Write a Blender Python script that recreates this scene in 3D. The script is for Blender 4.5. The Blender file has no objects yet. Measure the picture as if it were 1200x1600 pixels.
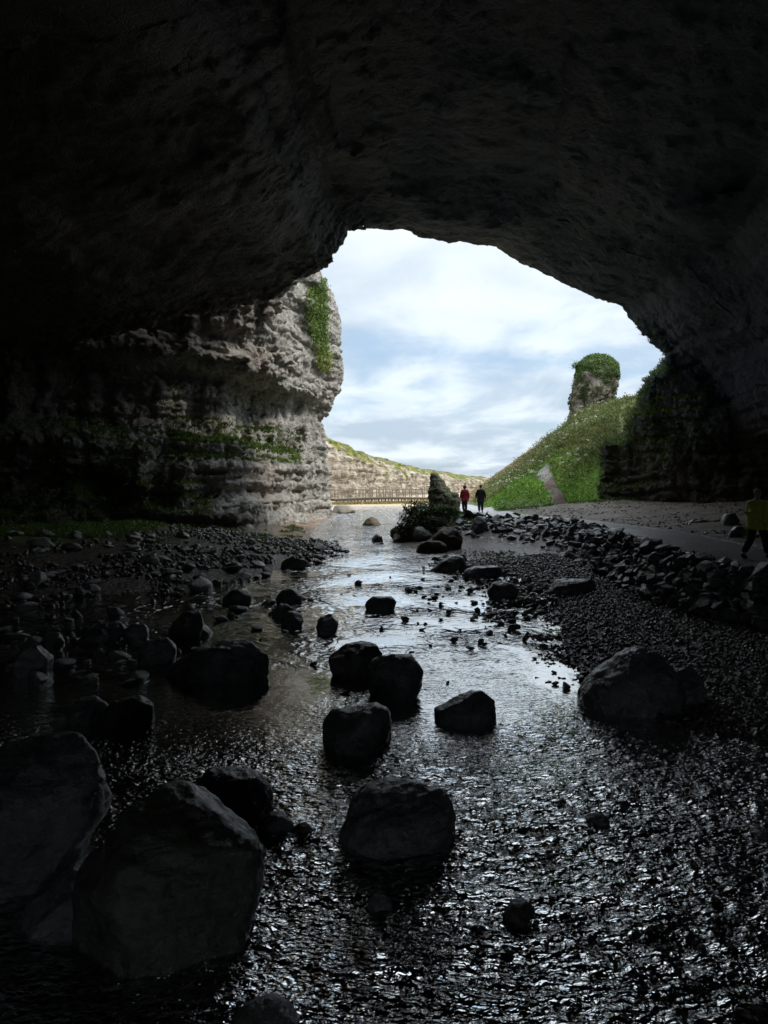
import bpy, bmesh, math, random
import numpy as np
from mathutils import Vector, Matrix

rnd = random.Random(7)
RG = np.random.default_rng(11)
F32 = np.float32
R = math.radians
col = bpy.context.scene.collection
sc = bpy.context.scene

# ------------------------------------------------------------------ camera
EYE, FOC, HOR = 3.0, 1109.0, 752.0
cam_d = bpy.data.cameras.new('camera')
cam = bpy.data.objects.new('camera', cam_d)
col.objects.link(cam)
cam.location = (0, 0, EYE)
cam.rotation_euler = (R(90), 0, 0)
cam_d.sensor_fit = 'VERTICAL'
cam_d.sensor_height = 36
cam_d.sensor_width = 36
cam_d.lens = 36 * FOC / 1600
cam_d.shift_y = -48 / 1600
cam_d.clip_start = 0.05
cam_d.clip_end = 3000
sc.camera = cam

# ------------------------------------------------------------------ light
SUN_EL, SUN_AZ = 46.0, 106.0     # azimuth clockwise from +Y
world = bpy.data.worlds.new('World')
sc.world = world
world.use_nodes = True
sun_d = bpy.data.lights.new('sun', 'SUN')
sun_d.energy = 1.5
sun_d.angle = R(10)
sun_d.color = (1, .94, .85)
sun = bpy.data.objects.new('sun', sun_d)
col.objects.link(sun)
sd = Vector((math.sin(R(SUN_AZ)) * math.cos(R(SUN_EL)), math.cos(R(SUN_AZ)) * math.cos(R(SUN_EL)), math.sin(R(SUN_EL))))
sun.rotation_euler = sd.to_track_quat('Z', 'Y').to_euler()
sun.location = (30, -40, 60)
sc.view_settings.view_transform = 'Standard'
sc.view_settings.look = 'None'
sc.view_settings.exposure = 0.97
sc.view_settings.gamma = 1
sc.view_settings.use_curve_mapping = False
sc.render.engine = 'CYCLES'
sc.cycles.use_denoising = True
sc.cycles.max_bounces = 10
sc.cycles.diffuse_bounces = 8
sc.cycles.glossy_bounces = 4
sc.cycles.transparent_max_bounces = 12
sc.cycles.sample_clamp_indirect = 6
sc.cycles.caustics_reflective = False
sc.cycles.caustics_refractive = False


# ------------------------------------------------------------------ nodes
class NT:
    def __init__(s, tree):
        s.t = tree
        tree.nodes.clear()

    def n(s, kind, ins=None, **kw):
        nd = s.t.nodes.new(kind)
        for k, v in kw.items():
            setattr(nd, k, v)
        for k, v in (ins or {}).items():
            sk = nd.inputs[k]
            if hasattr(v, 'is_output'):
                s.t.links.new(v, sk)
            else:
                sk.default_value = v
        return nd

    def noise(s, vec, scale, detail=4, rough=.55, dist=0.0):
        return s.n('ShaderNodeTexNoise', {'Vector': vec, 'Scale': scale, 'Detail': detail, 'Roughness': rough, 'Distortion': dist}).outputs[0]

    def map(s, vec, scale=(1, 1, 1), rot=(0, 0, 0)):
        return s.n('ShaderNodeMapping', {'Vector': vec, 'Scale': scale, 'Rotation': rot}).outputs[0]

    def m(s, op, a, b=0.0, clamp=False):
        nd = s.t.nodes.new('ShaderNodeMath')
        nd.operation = op
        nd.use_clamp = clamp
        for i, v in enumerate((a, b)):
            if hasattr(v, 'is_output'):
                s.t.links.new(v, nd.inputs[i])
            else:
                nd.inputs[i].default_value = v
        return nd.outputs[0]

    def mr(s, v, a, b, c=0.0, d=1.0):
        return s.n('ShaderNodeMapRange', {0: v, 1: a, 2: b, 3: c, 4: d}, interpolation_type='SMOOTHSTEP').outputs[0]

    def ramp(s, v, stops):
        nd = s.n('ShaderNodeValToRGB', {0: v})
        e = nd.color_ramp.elements
        while len(e) < len(stops):
            e.new(.5)
        for el, (p, c) in zip(e, stops):
            el.position = p
            el.color = (c[0], c[1], c[2], 1)
        return nd.outputs[0]

    def mix(s, f, a, b, mode='MIX'):
        nd = s.t.nodes.new('ShaderNodeMix')
        nd.data_type = 'RGBA'
        nd.blend_type = mode
        for i, v in ((0, f), (6, a), (7, b)):
            if hasattr(v, 'is_output'):
                s.t.links.new(v, nd.inputs[i])
            elif i == 0:
                nd.inputs[0].default_value = v
            else:
                nd.inputs[i].default_value = (v[0], v[1], v[2], 1)
        return nd.outputs[2]

    def attr(s, name):
        return s.n('ShaderNodeAttribute', attribute_name=name)

    def bump(s, h, dist, strength=1.0, normal=None):
        ins = {'Height': h, 'Distance': dist, 'Strength': strength}
        if normal is not None:
            ins['Normal'] = normal
        return s.n('ShaderNodeBump', ins).outputs[0]

    def out(s, sh):
        o = s.t.nodes.new('ShaderNodeOutputMaterial')
        s.t.links.new(sh, o.inputs[0])

    def bsdf(s, color, rough=.7, normal=None, spec=.5, **kw):
        ins = {'Base Color': color if hasattr(color, 'is_output') else (*color, 1), 'Roughness': rough, 'Specular IOR Level': spec}
        ins.update(kw)
        if normal is not None:
            ins['Normal'] = normal
        return s.n('ShaderNodeBsdfPrincipled', ins).outputs[0]


def material(name):
    m = bpy.data.materials.new(name)
    m.use_nodes = True
    nt = NT(m.node_tree)
    return m, nt


def world_nodes():
    n = NT(world.node_tree)
    sky = n.n('ShaderNodeTexSky', sky_type='NISHITA', sun_disc=False, sun_elevation=R(SUN_EL), sun_rotation=R(SUN_AZ),
              altitude=10, air_density=1.0, dust_density=1.5, ozone_density=1.5)
    d = n.n('ShaderNodeTexCoord').outputs['Generated']
    sep = n.n('ShaderNodeSeparateXYZ', {0: d})
    zz = n.m('ADD', n.m('MAXIMUM', sep.outputs[2], 0.0), 0.13)
    px = n.m('DIVIDE', sep.outputs[0], zz)
    py = n.m('DIVIDE', sep.outputs[1], zz)
    v = n.n('ShaderNodeCombineXYZ', {0: px, 1: py, 2: 3.7}).outputs[0]
    c1 = n.noise(n.map(v, (.45, .8, 1), (0, 0, .15)), 1.0, 6, .5, .25)
    c2 = n.noise(n.map(v, (.9, .5, 1), (0, 0, .5)), 2.3, 6, .55, .35)
    # cloud cover: thick overcast above, thinner bands with blue near the horizon
    cov = n.m('ADD', n.m('MULTIPLY', c1, .7), n.m('MULTIPLY', c2, .3))
    cov = n.m('ADD', cov, n.mr(sep.outputs[2], .10, .36, 0, .22))
    mask = n.mr(cov, .35, .55)
    shade = n.mr(n.m('ADD', n.m('MULTIPLY', c2, .6), n.m('MULTIPLY', n.noise(v, 1.1, 4, .5), .4)), .38, .62)
    ccol = n.mix(shade, (2.9, 3.5, 4.15), (5.0, 5.5, 5.9))
    ccol = n.mix(n.mr(sep.outputs[2], .16, .38), ccol, n.mix(shade, (4.4, 4.95, 5.4), (5.3, 5.7, 6.0)))
    blue = n.mix(.55, sky.outputs[0], (2.2, 3.15, 4.3))
    gain = n.mr(sep.outputs[2], .30, 1.0, 1.0, 2.4)
    ccol = n.n('ShaderNodeVectorMath', {0: ccol, 'Scale': gain}, operation='SCALE').outputs[0]
    full = n.mix(n.m('MULTIPLY', mask, .93), blue, ccol)
    bg = n.n('ShaderNodeBackground', {'Color': full, 'Strength': .1}).outputs[0]
    o = n.t.nodes.new('ShaderNodeOutputWorld')
    n.t.links.new(bg, o.inputs[0])


world_nodes()

# ------------------------------------------------------------------ noise
_rs = np.random.default_rng(5)
_perm = _rs.permutation(256).astype(np.int32)
PERM = np.concatenate([_perm, _perm, _perm])
_g = _rs.normal(size=(256, 3))
_g /= np.linalg.norm(_g, axis=1)[:, None]
GX, GY, GZ = [_g[:, i].astype(F32) for i in range(3)]


def perlin(x, y, z, seed=0):
    x = np.asarray(x, F32) + F32(seed * 17.31 + 300)
    y = np.asarray(y, F32) + F32(seed * 7.77 + 300)
    z = np.asarray(z, F32) + F32(seed * 3.13 + 300)
    x, y, z = np.broadcast_arrays(x, y, z)
    xi = np.floor(x); yi = np.floor(y); zi = np.floor(z)
    fx = x - xi; fy = y - yi; fz = z - zi
    xi = xi.astype(np.int32) & 255; yi = yi.astype(np.int32) & 255; zi = zi.astype(np.int32) & 255
    u = fx * fx * fx * (fx * (fx * 6 - 15) + 10)
    v = fy * fy * fy * (fy * (fy * 6 - 15) + 10)
    w = fz * fz * fz * (fz * (fz * 6 - 15) + 10)
    A = PERM[xi]; B = PERM[xi + 1]
    res = []
    for dz in (0, 1):
        row = []
        for dy in (0, 1):
            ha = PERM[PERM[A + yi + dy] + zi + dz]
            hb = PERM[PERM[B + yi + dy] + zi + dz]
            gy_, gz_ = fy - dy, fz - dz
            a = GX[ha] * fx + GY[ha] * gy_ + GZ[ha] * gz_
            b = GX[hb] * (fx - 1) + GY[hb] * gy_ + GZ[hb] * gz_
            row.append(a + u * (b - a))
        res.append(row[0] + v * (row[1] - row[0]))
    return (res[0] + w * (res[1] - res[0])) * 1.6


def fbm(x, y, z, f, octv=3, seed=0, gain=.5):
    r, a = 0, 1.0
    for i in range(octv):
        r = r + a * perlin(np.asarray(x) * f, np.asarray(y) * f, np.asarray(z) * f, seed + i)
        f *= 2.03
        a *= gain
    return r


def sstep(a, b, v):
    t = np.clip((v - a) / (b - a), 0, 1)
    return t * t * (3 - 2 * t)


def worley(P, f, seed=0):
    """distance to nearest and second nearest jittered point, cell size 1/f"""
    Q = np.asarray(P, F32) * f + 500
    I = np.floor(Q).astype(np.int32)
    d1 = np.full(len(Q), 9, F32); d2 = d1.copy()
    for dx in (-1, 0, 1):
        for dy in (-1, 0, 1):
            for dz in (-1, 0, 1):
                C = I + np.array((dx, dy, dz), np.int32)
                h = PERM[(PERM[(PERM[(C[:, 0] + seed) & 255] + C[:, 1]) & 255] + C[:, 2]) & 255]
                J = np.stack([GX[h], GY[h], GZ[h]], 1) * .5 + .5
                d = np.sqrt(((C + J - Q) ** 2).sum(1))
                n1 = np.minimum(d1, d)
                d2 = np.minimum(np.maximum(d1, d), d2)
                d1 = n1
    return d1, d2


# ------------------------------------------------------------------ mesh helpers
def mesh_np(name, V, Fq, smooth=True, mats=(), cols=None):
    V = np.asarray(V, F32)
    me = bpy.data.meshes.new(name)
    Fq = np.asarray(Fq, np.int32)
    k = Fq.shape[1]
    me.vertices.add(len(V))
    me.vertices.foreach_set('co', V.ravel())
    me.loops.add(Fq.size)
    me.loops.foreach_set('vertex_index', Fq.ravel())
    me.polygons.add(len(Fq))
    me.polygons.foreach_set('loop_start', np.arange(0, Fq.size, k, dtype=np.int32))
    me.polygons.foreach_set('use_smooth', np.full(len(Fq), smooth, bool))
    me.update(calc_edges=True)
    for m in mats:
        me.materials.append(m)
    for nm, arr in (cols or {}).items():
        arr = np.asarray(arr, F32)
        if arr.ndim == 1:
            a = me.attributes.new(nm, 'FLOAT', 'POINT')
            a.data.foreach_set('value', arr)
        else:
            a = me.attributes.new(nm, 'FLOAT_COLOR', 'POINT')
            a.data.foreach_set('color', np.concatenate([arr, np.ones((len(arr), 1), F32)], 1).ravel())
    return me


def link(name, me, parent=None, loc=None):
    o = bpy.data.objects.new(name, me)
    col.objects.link(o)
    if loc is not None:
        o.location = loc
    if parent is not None:
        o.parent = parent
    return o


def tag(o, label=None, cat=None, group=None, kind=None):
    if label: o['label'] = label
    if cat: o['category'] = cat
    if group: o['group'] = group
    if kind: o['kind'] = kind
    return o


def empty(name, loc, rz=0):
    o = bpy.data.objects.new(name, None)
    col.objects.link(o)
    o.location = loc
    o.rotation_euler = (0, 0, rz)
    return o


def vnormals(V, Fq):
    n = np.zeros_like(V)
    if Fq.shape[1] == 4:
        fn = np.cross(V[Fq[:, 2]] - V[Fq[:, 0]], V[Fq[:, 3]] - V[Fq[:, 1]])
    else:
        fn = np.cross(V[Fq[:, 1]] - V[Fq[:, 0]], V[Fq[:, 2]] - V[Fq[:, 0]])
    for i in range(Fq.shape[1]):
        for c in range(3):
            n[:, c] += np.bincount(Fq[:, i], fn[:, c], len(V)).astype(n.dtype)
    return n / np.maximum(np.linalg.norm(n, axis=1), 1e-9)[:, None]


def subdiv(V, Q):
    E = np.concatenate([Q[:, [0, 1]], Q[:, [1, 2]], Q[:, [2, 3]], Q[:, [3, 0]]])
    E = np.sort(E, 1).astype(np.int64)
    key = E[:, 0] * len(V) + E[:, 1]
    uk, inv = np.unique(key, return_inverse=True)
    mid = (V[uk // len(V)] + V[uk % len(V)]) / 2
    cen = V[Q].mean(1)
    n, ne, nf = len(V), len(uk), len(Q)
    m = inv.reshape(4, nf) + n
    c = np.arange(nf) + n + ne
    nq = np.concatenate([np.stack([Q[:, 0], m[0], c, m[3]], 1), np.stack([m[0], Q[:, 1], m[1], c], 1),
                         np.stack([c, m[1], Q[:, 2], m[2]], 1), np.stack([m[3], c, m[2], Q[:, 3]], 1)])
    return np.concatenate([V, mid, cen]).astype(F32), nq


def px(x, y, Y):
    """point at depth Y seen at photo position x, y"""
    return Vector(((x - 600) / FOC * Y, Y, EYE + (HOR - y) / FOC * Y))


def onz(x, y, z=0.0):
    Y = (EYE - z) * FOC / (y - HOR)
    return Vector(((x - 600) / FOC * Y, Y, z))


# ================================================================== MATERIALS
def mat_limestone():
    m, n = material('limestone')
    co = n.n('ShaderNodeTexCoord').outputs['Object']
    streak = n.noise(n.map(co, (1.1, 1.1, .16)), 1.2, 6, .62, .4)
    big = n.noise(co, .32, 4, .55)
    fine = n.noise(co, 5.5, 7, .68)
    strat = n.noise(n.map(co, (.12, .12, 1.0)), 3.2, 5, .6, .6)
    v = n.m('ADD', n.m('MULTIPLY', streak, .45), n.m('ADD', n.m('MULTIPLY', fine, .33), n.m('MULTIPLY', strat, .24)))
    c = n.ramp(v, [(.33, (.10, .092, .08)), (.41, (.27, .253, .228)), (.50, (.46, .44, .405)), (.62, (.66, .64, .60))])
    pink = n.mix(n.mr(big, .52, .68), c, n.mix(.3, c, (.30, .20, .15)))
    # cave gloom put into the wet rock's colour: darker deeper inside, bluer overhead
    damp_gloom = n.attr('damp_gloom').outputs['Fac']
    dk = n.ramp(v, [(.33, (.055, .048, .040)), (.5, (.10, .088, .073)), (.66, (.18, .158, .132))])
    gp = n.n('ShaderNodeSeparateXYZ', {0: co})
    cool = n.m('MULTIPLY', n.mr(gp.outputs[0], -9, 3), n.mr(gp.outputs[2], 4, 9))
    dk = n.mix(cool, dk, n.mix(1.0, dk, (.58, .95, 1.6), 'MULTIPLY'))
    c = n.mix(damp_gloom, pink, dk)
    # moss and grass stain
    veg = n.attr('veg').outputs['Fac']
    vm = n.mr(n.m('ADD', veg, n.m('MULTIPLY', n.noise(co, 1.6, 6, .65), .9)), .78, .98)
    g = n.ramp(n.noise(co, 7, 5, .6), [(.35, (.018, .03, .007)), (.55, (.055, .085, .018)), (.72, (.10, .13, .03))])
    c = n.mix(vm, c, g)
    vor = n.n('ShaderNodeTexVoronoi', {'Vector': n.map(co, (1, 1, 1.7)), 'Scale': 3.1, 'Randomness': 1.0}, feature='DISTANCE_TO_EDGE').outputs[0]
    crack = n.mr(vor, 0, .09)
    h = n.m('ADD', n.m('MULTIPLY', fine, 1.0), n.m('ADD', n.m('MULTIPLY', crack, .18), n.m('MULTIPLY', n.noise(co, 22, 4, .6), .25)))
    b = n.bump(h, .2, 1.0)
    ro = n.mr(n.m('ADD', damp_gloom, 0), 0, 1, .85, .62)
    n.out(n.bsdf(c, ro, b, .35))
    return m


def mat_boulder(name, c0, c1, rough0=.22, rough1=.6, moss=0.0, bscale=1.0):
    m, n = material(name)
    co = n.n('ShaderNodeTexCoord').outputs['Object']
    info = n.n('ShaderNodeObjectInfo')
    off = n.n('ShaderNodeVectorMath', {0: co, 1: info.outputs['Location']}, operation='ADD').outputs[0]
    a = n.noise(off, 2.3 * bscale, 7, .62, .3)
    f = n.noise(off, 18 * bscale, 6, .65)
    vein = n.noise(n.map(off, (1, 1, 4), (.4, .2, 0)), 3 * bscale, 5, .6, 1.2)
    v = n.m('ADD', n.m('MULTIPLY', a, .5), n.m('ADD', n.m('MULTIPLY', f, .25), n.m('MULTIPLY', vein, .25)))
    v = n.m('ADD', v, n.m('MULTIPLY', n.m('SUBTRACT', info.outputs['Random'], .5), .06))
    c = n.ramp(v, [(.36, c0), (.62, c1)])
    if moss > 0:
        nz = n.n('ShaderNodeSeparateXYZ', {0: n.n('ShaderNodeNewGeometry').outputs['Normal']}).outputs[2]
        mm = n.m('MULTIPLY', n.mr(n.m('ADD', nz, n.m('MULTIPLY', a, 1.2)), 1.0, 1.5), moss)
        c = n.mix(mm, c, n.ramp(f, [(.4, (.02, .035, .008)), (.65, (.07, .10, .02))]))
    h = n.m('ADD', n.m('MULTIPLY', a, .5), n.m('ADD', n.m('MULTIPLY', f, .16), n.m('MULTIPLY', vein, .22)))
    pit = n.n('ShaderNodeTexVoronoi', {'Vector': off, 'Scale': 11.0 * bscale}, feature='F1').outputs['Distance']
    h = n.m('ADD', h, n.m('ADD', n.m('MULTIPLY', pit, .10), n.m('MULTIPLY', n.noise(off, 45 * bscale, 4, .7), .10)))
    b = n.bump(h, .09 / bscale, 1.0)
    ro = n.mr(n.noise(off, 6, 5, .6), .35, .65, rough0, rough1)
    n.out(n.bsdf(c, ro, b, .75 if rough0 < .3 else .4))
    return m


def mat_ground():
    m, n = material('ground_cover')
    co = n.n('ShaderNodeTexCoord').outputs['Object']
    base = n.attr('tone').outputs['Color']
    wet = n.attr('wet').outputs['Fac']
    f = n.noise(co, 14, 7, .7)
    v1 = n.n('ShaderNodeTexVoronoi', {'Vector': co, 'Scale': 16.0}, feature='F1')
    v2 = n.n('ShaderNodeTexVoronoi', {'Vector': co, 'Scale': 6.5}, feature='F1')
    vc = n.n('ShaderNodeSeparateColor', {0: v1.outputs['Color']}).outputs[0]
    c = n.mix(1.0, base, n.ramp(n.m('ADD', n.m('MULTIPLY', f, .6), n.m('MULTIPLY', vc, .4)), [(.25, (.35, .35, .35)), (.75, (1.7, 1.65, 1.6))]), 'MULTIPLY')
    h = n.m('ADD', n.m('MULTIPLY', n.m('SUBTRACT', 1.0, v1.outputs['Distance']), .5), n.m('ADD', n.m('MULTIPLY', n.m('SUBTRACT', 1, v2.outputs['Distance']), .7), n.m('MULTIPLY', f, .5)))
    gr = n.attr('grit').outputs['Fac']
    b = n.bump(n.m('MULTIPLY', h, gr), .06, 1.0)
    ro = n.mr(wet, 0, 1, .9, .25)
    n.out(n.bsdf(c, ro, b, .4))
    return m


def mat_water():
    m, n = material('river_water')
    co = n.n('ShaderNodeTexCoord').outputs['Object']
    amp = n.attr('chop').outputs['Fac']
    w1 = n.noise(n.map(co, (1.0, 1.5, 1)), 5.0, 2, .5, .7)
    w2 = n.noise(n.map(co, (1.0, 1.6, 1)), 14, 2, .5, .5)
    w3 = n.noise(n.map(co, (1.0, .85, 1), (0, 0, .3)), 3.0, 2, .5, .9)
    farw = n.attr('farw').outputs['Fac']
    w2 = n.m('MULTIPLY', w2, n.m('SUBTRACT', 1.0, n.m('MULTIPLY', farw, .7)))
    h = n.m('ADD', n.m('MULTIPLY', w1, .5), n.m('ADD', n.m('MULTIPLY', w2, .5), n.m('MULTIPLY', w3, n.m('ADD', .5, n.m('MULTIPLY', farw, 4.0)))))
    b = n.bump(n.m('MULTIPLY', h, amp), .11, 1.0)
    fr = n.m('MULTIPLY', n.n('ShaderNodeFresnel', {'IOR': 1.6, 'Normal': b}).outputs[0], n.m('SUBTRACT', 2.9, n.m('MULTIPLY', farw, .8)), True)
    gl = n.n('ShaderNodeBsdfGlossy', {'Color': (1, 1, 1, 1), 'Roughness': .035, 'Normal': b}).outputs[0]
    depth = n.attr('depth').outputs['Fac']
    tr = n.n('ShaderNodeBsdfTransparent', {'Color': n.mix(depth, (.93, .9, .85), (.42, .30, .18))}).outputs[0]
    # foam and broken water where the stream riffles
    foam = n.m('MULTIPLY', n.attr('foam').outputs['Fac'], n.mr(n.noise(n.map(co, (1, .45, 1)), 3.5, 6, .7, 1.0), .50, .66))
    mixw = n.n('ShaderNodeMixShader', {0: fr, 1: tr, 2: gl}).outputs[0]
    fo = n.bsdf((.6, .62, .62), .5, b)
    n.out(n.n('ShaderNodeMixShader', {0: n.m('MULTIPLY', foam, .75), 1: mixw, 2: fo}).outputs[0])
    return m


def mat_leaf(name='foliage', rough=.55, gain=1.0):
    m, n = material(name)
    base = n.attr('tone').outputs['Color']
    df = n.bsdf(base, rough, None, .3)
    tl = n.n('ShaderNodeBsdfTranslucent', {'Color': n.mix(.0, base, base)}).outputs[0]
    n.out(n.n('ShaderNodeMixShader', {0: .28, 1: df, 2: tl}).outputs[0])
    return m


def mat_plain(name, c, rough=.7, nscale=30, var=.35, bump=.01, spec=.4):
    m, n = material(name)
    co = n.n('ShaderNodeTexCoord').outputs['Object']
    f = n.noise(co, nscale, 5, .6)
    cc = n.mix(f, [x * (1 - var) for x in c], [x * (1 + var) for x in c])
    n.out(n.bsdf(cc, rough, n.bump(f, bump), spec))
    return m


M_LIME = mat_limestone()
M_GROUND = mat_ground()
M_WATER = mat_water()
M_LEAF = mat_leaf()
M_WET = mat_boulder('wet_dark_rock', (.05, .052, .055), (.25, .25, .245), .12, .42)
M_WETG = mat_boulder('wet_mossy_rock', (.045, .045, .04), (.18, .17, .14), .2, .5, .6)
M_STONE = mat_boulder('river_stone', (.06, .057, .055), (.34, .33, .31), .18, .5, 0, 2.2)
M_BROWN = mat_boulder('brown_rock', (.03, .022, .014), (.16, .12, .075), .4, .75, .5)
M_PALE = mat_boulder('pale_rock', (.12, .10, .08), (.42, .38, .32), .5, .85, .25, .6)
M_SLATE = mat_boulder('wall_stone', (.045, .045, .048), (.22, .22, .225), .14, .42, .12, 1.6)
M_MOSSROCK = mat_boulder('moss_rock', (.012, .014, .010), (.055, .055, .038), .6, .9, 1.0, 1.0)


# ================================================================== THE CAVE AND THE LEFT CLIFF (implicit rock, meshed)
def tab(pts):
    a = np.array(pts, F32)
    return a[:, 0], a[:, 1]


XL = tab([(-20, -14), (-12, -22), (0, -25), (15, -25), (27, -22), (33, -19), (37.0, -14.5), (39.5, -11), (42, -8.7), (46, -7.5), (53, -6.0), (58.5, -4.75), (60.5, -4.8), (62.5, -7), (65, -16), (68, -34), (80, -34)])
XR = tab([(-20, 6), (-12, 11), (0, 16), (15, 20.5), (30, 23), (38, 22.5), (46, 21.5), (80, 21.5)])
_LP = [(-40, 560, 35), (100, 545, 35), (200, 520, 35), (300, 500, 35), (370, 482, 35), (430, 462, 35), (472, 446, 35), (508, 427, 35), (528, 395, 35.3), (545, 366, 35.8), (556, 361, 36), (640, 361, 37), (652, 370, 37), (700, 379, 37.6), (770, 387, 38.5), (790, 402, 38.6), (840, 424, 39), (900, 455, 39.5), (955, 476, 39.9), (985, 485, 40), (996, 505, 40), (1012, 532, 40.2), (1040, 560, 40.4), (1065, 580, 40.5), (1090, 610, 40.5), (1130, 690, 40.5)]
ROOF = tab([((p[0] - 600) / FOC * p[2], EYE + (HOR - p[1]) / FOC * p[2]) for p in _LP])
PIN = tab([(-3, .6), (0, .55), (1.6, .35), (1.9, -.15), (2.3, .0), (2.6, .4), (4.7, .45), (5.1, .1), (5.5, -1.0), (7, -1.5), (8.8, -1.8), (9.1, -1.6), (9.35, .5), (10.2, .95), (10.6, .6), (11.2, 1.15), (12.2, 1.7), (13.2, 2.3), (15, 3.2), (22, 3.6)])
PCO = tab([(-3, .3), (0, .35), (1, .3), (1.9, .0), (2.5, .15), (4.7, .1), (5.3, -.1), (6.5, -.35), (8, -.45), (9.0, -.1), (9.6, .45), (10.7, .85), (11.4, .8), (12.4, 1.15), (13.2, 1.0), (14.5, 1.05), (16.6, 1.0), (18.5, .4), (20.5, -.6), (22, -1.5)])
XB = tab([(30, 30), (36.5, 22), (38, 18.6), (39.2, 17.0), (41, 16.0), (43, 14.9), (44.5, 14.1), (46, 14.4), (50, 16.0), (55, 19), (60, 24), (64, 30)])
HB = tab([(13.5, 5.6), (15.1, 6.0), (15.5, 7.3), (16.0, 8.3), (16.5, 9.5), (18.3, 10.6), (22, 12)])


def lip_y(x, z):
    return np.interp(x, [-4, 1.3, 5.9, 14], [35, 37, 38.5, 40.5]) + .2 * np.sin(x * .9 + 1)


def air(P):
    x, y, z = P[:, 0], P[:, 1], P[:, 2]
    n1 = perlin(x * .16, y * .16, z * .22, 1)
    n2 = perlin(x * .55, y * .55, z * .7, 2)
    n3 = perlin(x * 1.25, y * 1.25, z * 1.6, 3)
    st = perlin(x * .10, y * .10, z * 1.5 + n1 * .4, 4)
    st2 = perlin(x * .2, y * .2, z * 3.4, 9)
    fl = perlin(x * 1.1, y * 1.1, z * .16, 5)
    xl = np.interp(y, *XL)
    sl = (np.interp(y + .5, *XL) - np.interp(y - .5, *XL))
    nl = 1 / np.sqrt(1 + sl * sl)
    w = sstep(49, 58, y)
    n3 = .5 - 1.6 * np.abs(n3)
    st = np.tanh(3.5 * st); st2 = np.tanh(4 * st2)
    zz = z + n2 * .28 - (1 - w) * .55 * sstep(48, 34, y)
    pin_ = np.minimum(np.interp(zz, *PIN), 3.6 - 3.0 * sstep(40.5, 45.5, y) + .0 * z)
    pr = (1 - w) * pin_ + w * np.interp(zz, *PCO)
    deep = sstep(39.5, 35.5, y)
    pr = pr * (1 - .35 * deep) + deep * n1 * 1.5 - .4 * deep
    mid = sstep(5.2, 5.8, z) * sstep(9.4, 8.8, z)
    high = sstep(9.2, 10, z) * sstep(20, 14, z)
    dl = (x - xl) * nl - pr
    ka = 1 - .5 * sstep(53, 57, y)
    dl = dl - (.36 * n2 + .26 * n3 + .17 * st + .09 * st2) * ka - fl * (.12 + .34 * mid + .3 * high * sstep(52, 46, y)) - .6 * n1 * (1 - w)
    # roof
    xr = np.interp(y, *XR)
    ly = lip_y(x, z)
    xl0, xr0 = -17.0, 22.2
    yy = np.minimum(y, ly)
    wl = np.minimum(np.interp(np.minimum(yy, 35), *XL) - .3, xl0)
    t = np.where(x < 0, x / wl * xl0, x / np.maximum(xr, xr0) * xr0)
    zr = np.interp(t + .8 * perlin(x * .2, y * .15, 0 * z, 14) * sstep(ly, ly - 8, y), *ROOF)
    zr = 4 + (zr - 4) * np.interp(y, [-18, -8, 5, 20, 30, 35], [.55, .7, .92, 1.04, 1.05, 1.0])
    am = sstep(ly, ly - 7, y)
    dr_ = (zr - z) * .85 + n1 * .4 * am + n2 * (.08 + .05 * am) + n3 * .10 + fl * .05 + st * .10 * am + st2 * .05 * am + perlin(x * .3, y * .12, z * .3, 7) * .3 * am
    dright = (xr - x) + n1 * 1.0 + n2 * .4
    back = y + 15 + n1 + n2 * .4
    ins = np.minimum(np.minimum(dl, dr_), np.minimum(dright, back))
    outs = np.minimum(dl, (y - ly) + n2 * .12 + n3 * .06)
    a = np.maximum(ins, outs)
    # right-hand block beside the path
    hb = 3 + (np.interp(x * 44 / y + .3 * n2, *HB) - 3.25) * y / 44 - .05 * np.clip(y - 46, 0, 20)
    xb = np.interp(y, *XB)
    blk = np.maximum((xb - x) * .85 + .3 * fl + .25 * n2 + .2 * st, (z - hb) * .8 + .15 * n2) + .12 * n3 + .45 * perlin(x * .3, y * .3, z * .35, 12) - .1 * st
    blk = np.where((y > 36) & (y < 63), blk, 9)
    a = np.minimum(a, blk)

    # buttress at the foot of the left wall
    def box(cx, cy, cz, hx, hy, hz, r=.25):
        q = np.stack([np.abs(x - cx) - hx, np.abs(y - cy) - hy, np.abs(z - cz) - hz])
        return np.linalg.norm(np.maximum(q, 0), axis=0) + np.minimum(q.max(0), 0) - r
    nb = .3 * n2 + .15 * n3 + .12 * st
    a = np.minimum(a, box(-10.0, 38.2, .5, 2.4, 1.2, .95) + nb)
    a = np.minimum(a, box(-11.6, 39.2, 2.4, .9, 1.0, 1.6) + nb)
    a = np.minimum(a, box(-13.6, 38.2, 1.5, .9, .8, 2.9) + nb)
    # unseen opening added behind the camera to light the boulder fronts
    a = np.maximum(a, np.minimum(1 - np.hypot((x + 1) / 5.4, (z - 3.3) / 3.6) + .15 * n1, (-7 - y) * .2) * 4)
    # land surface on top
    a = np.maximum(a, z - 21.8 - n1 * .8 + .28 * np.clip(y - 46, 0, 20) * .35)
    return a


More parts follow.
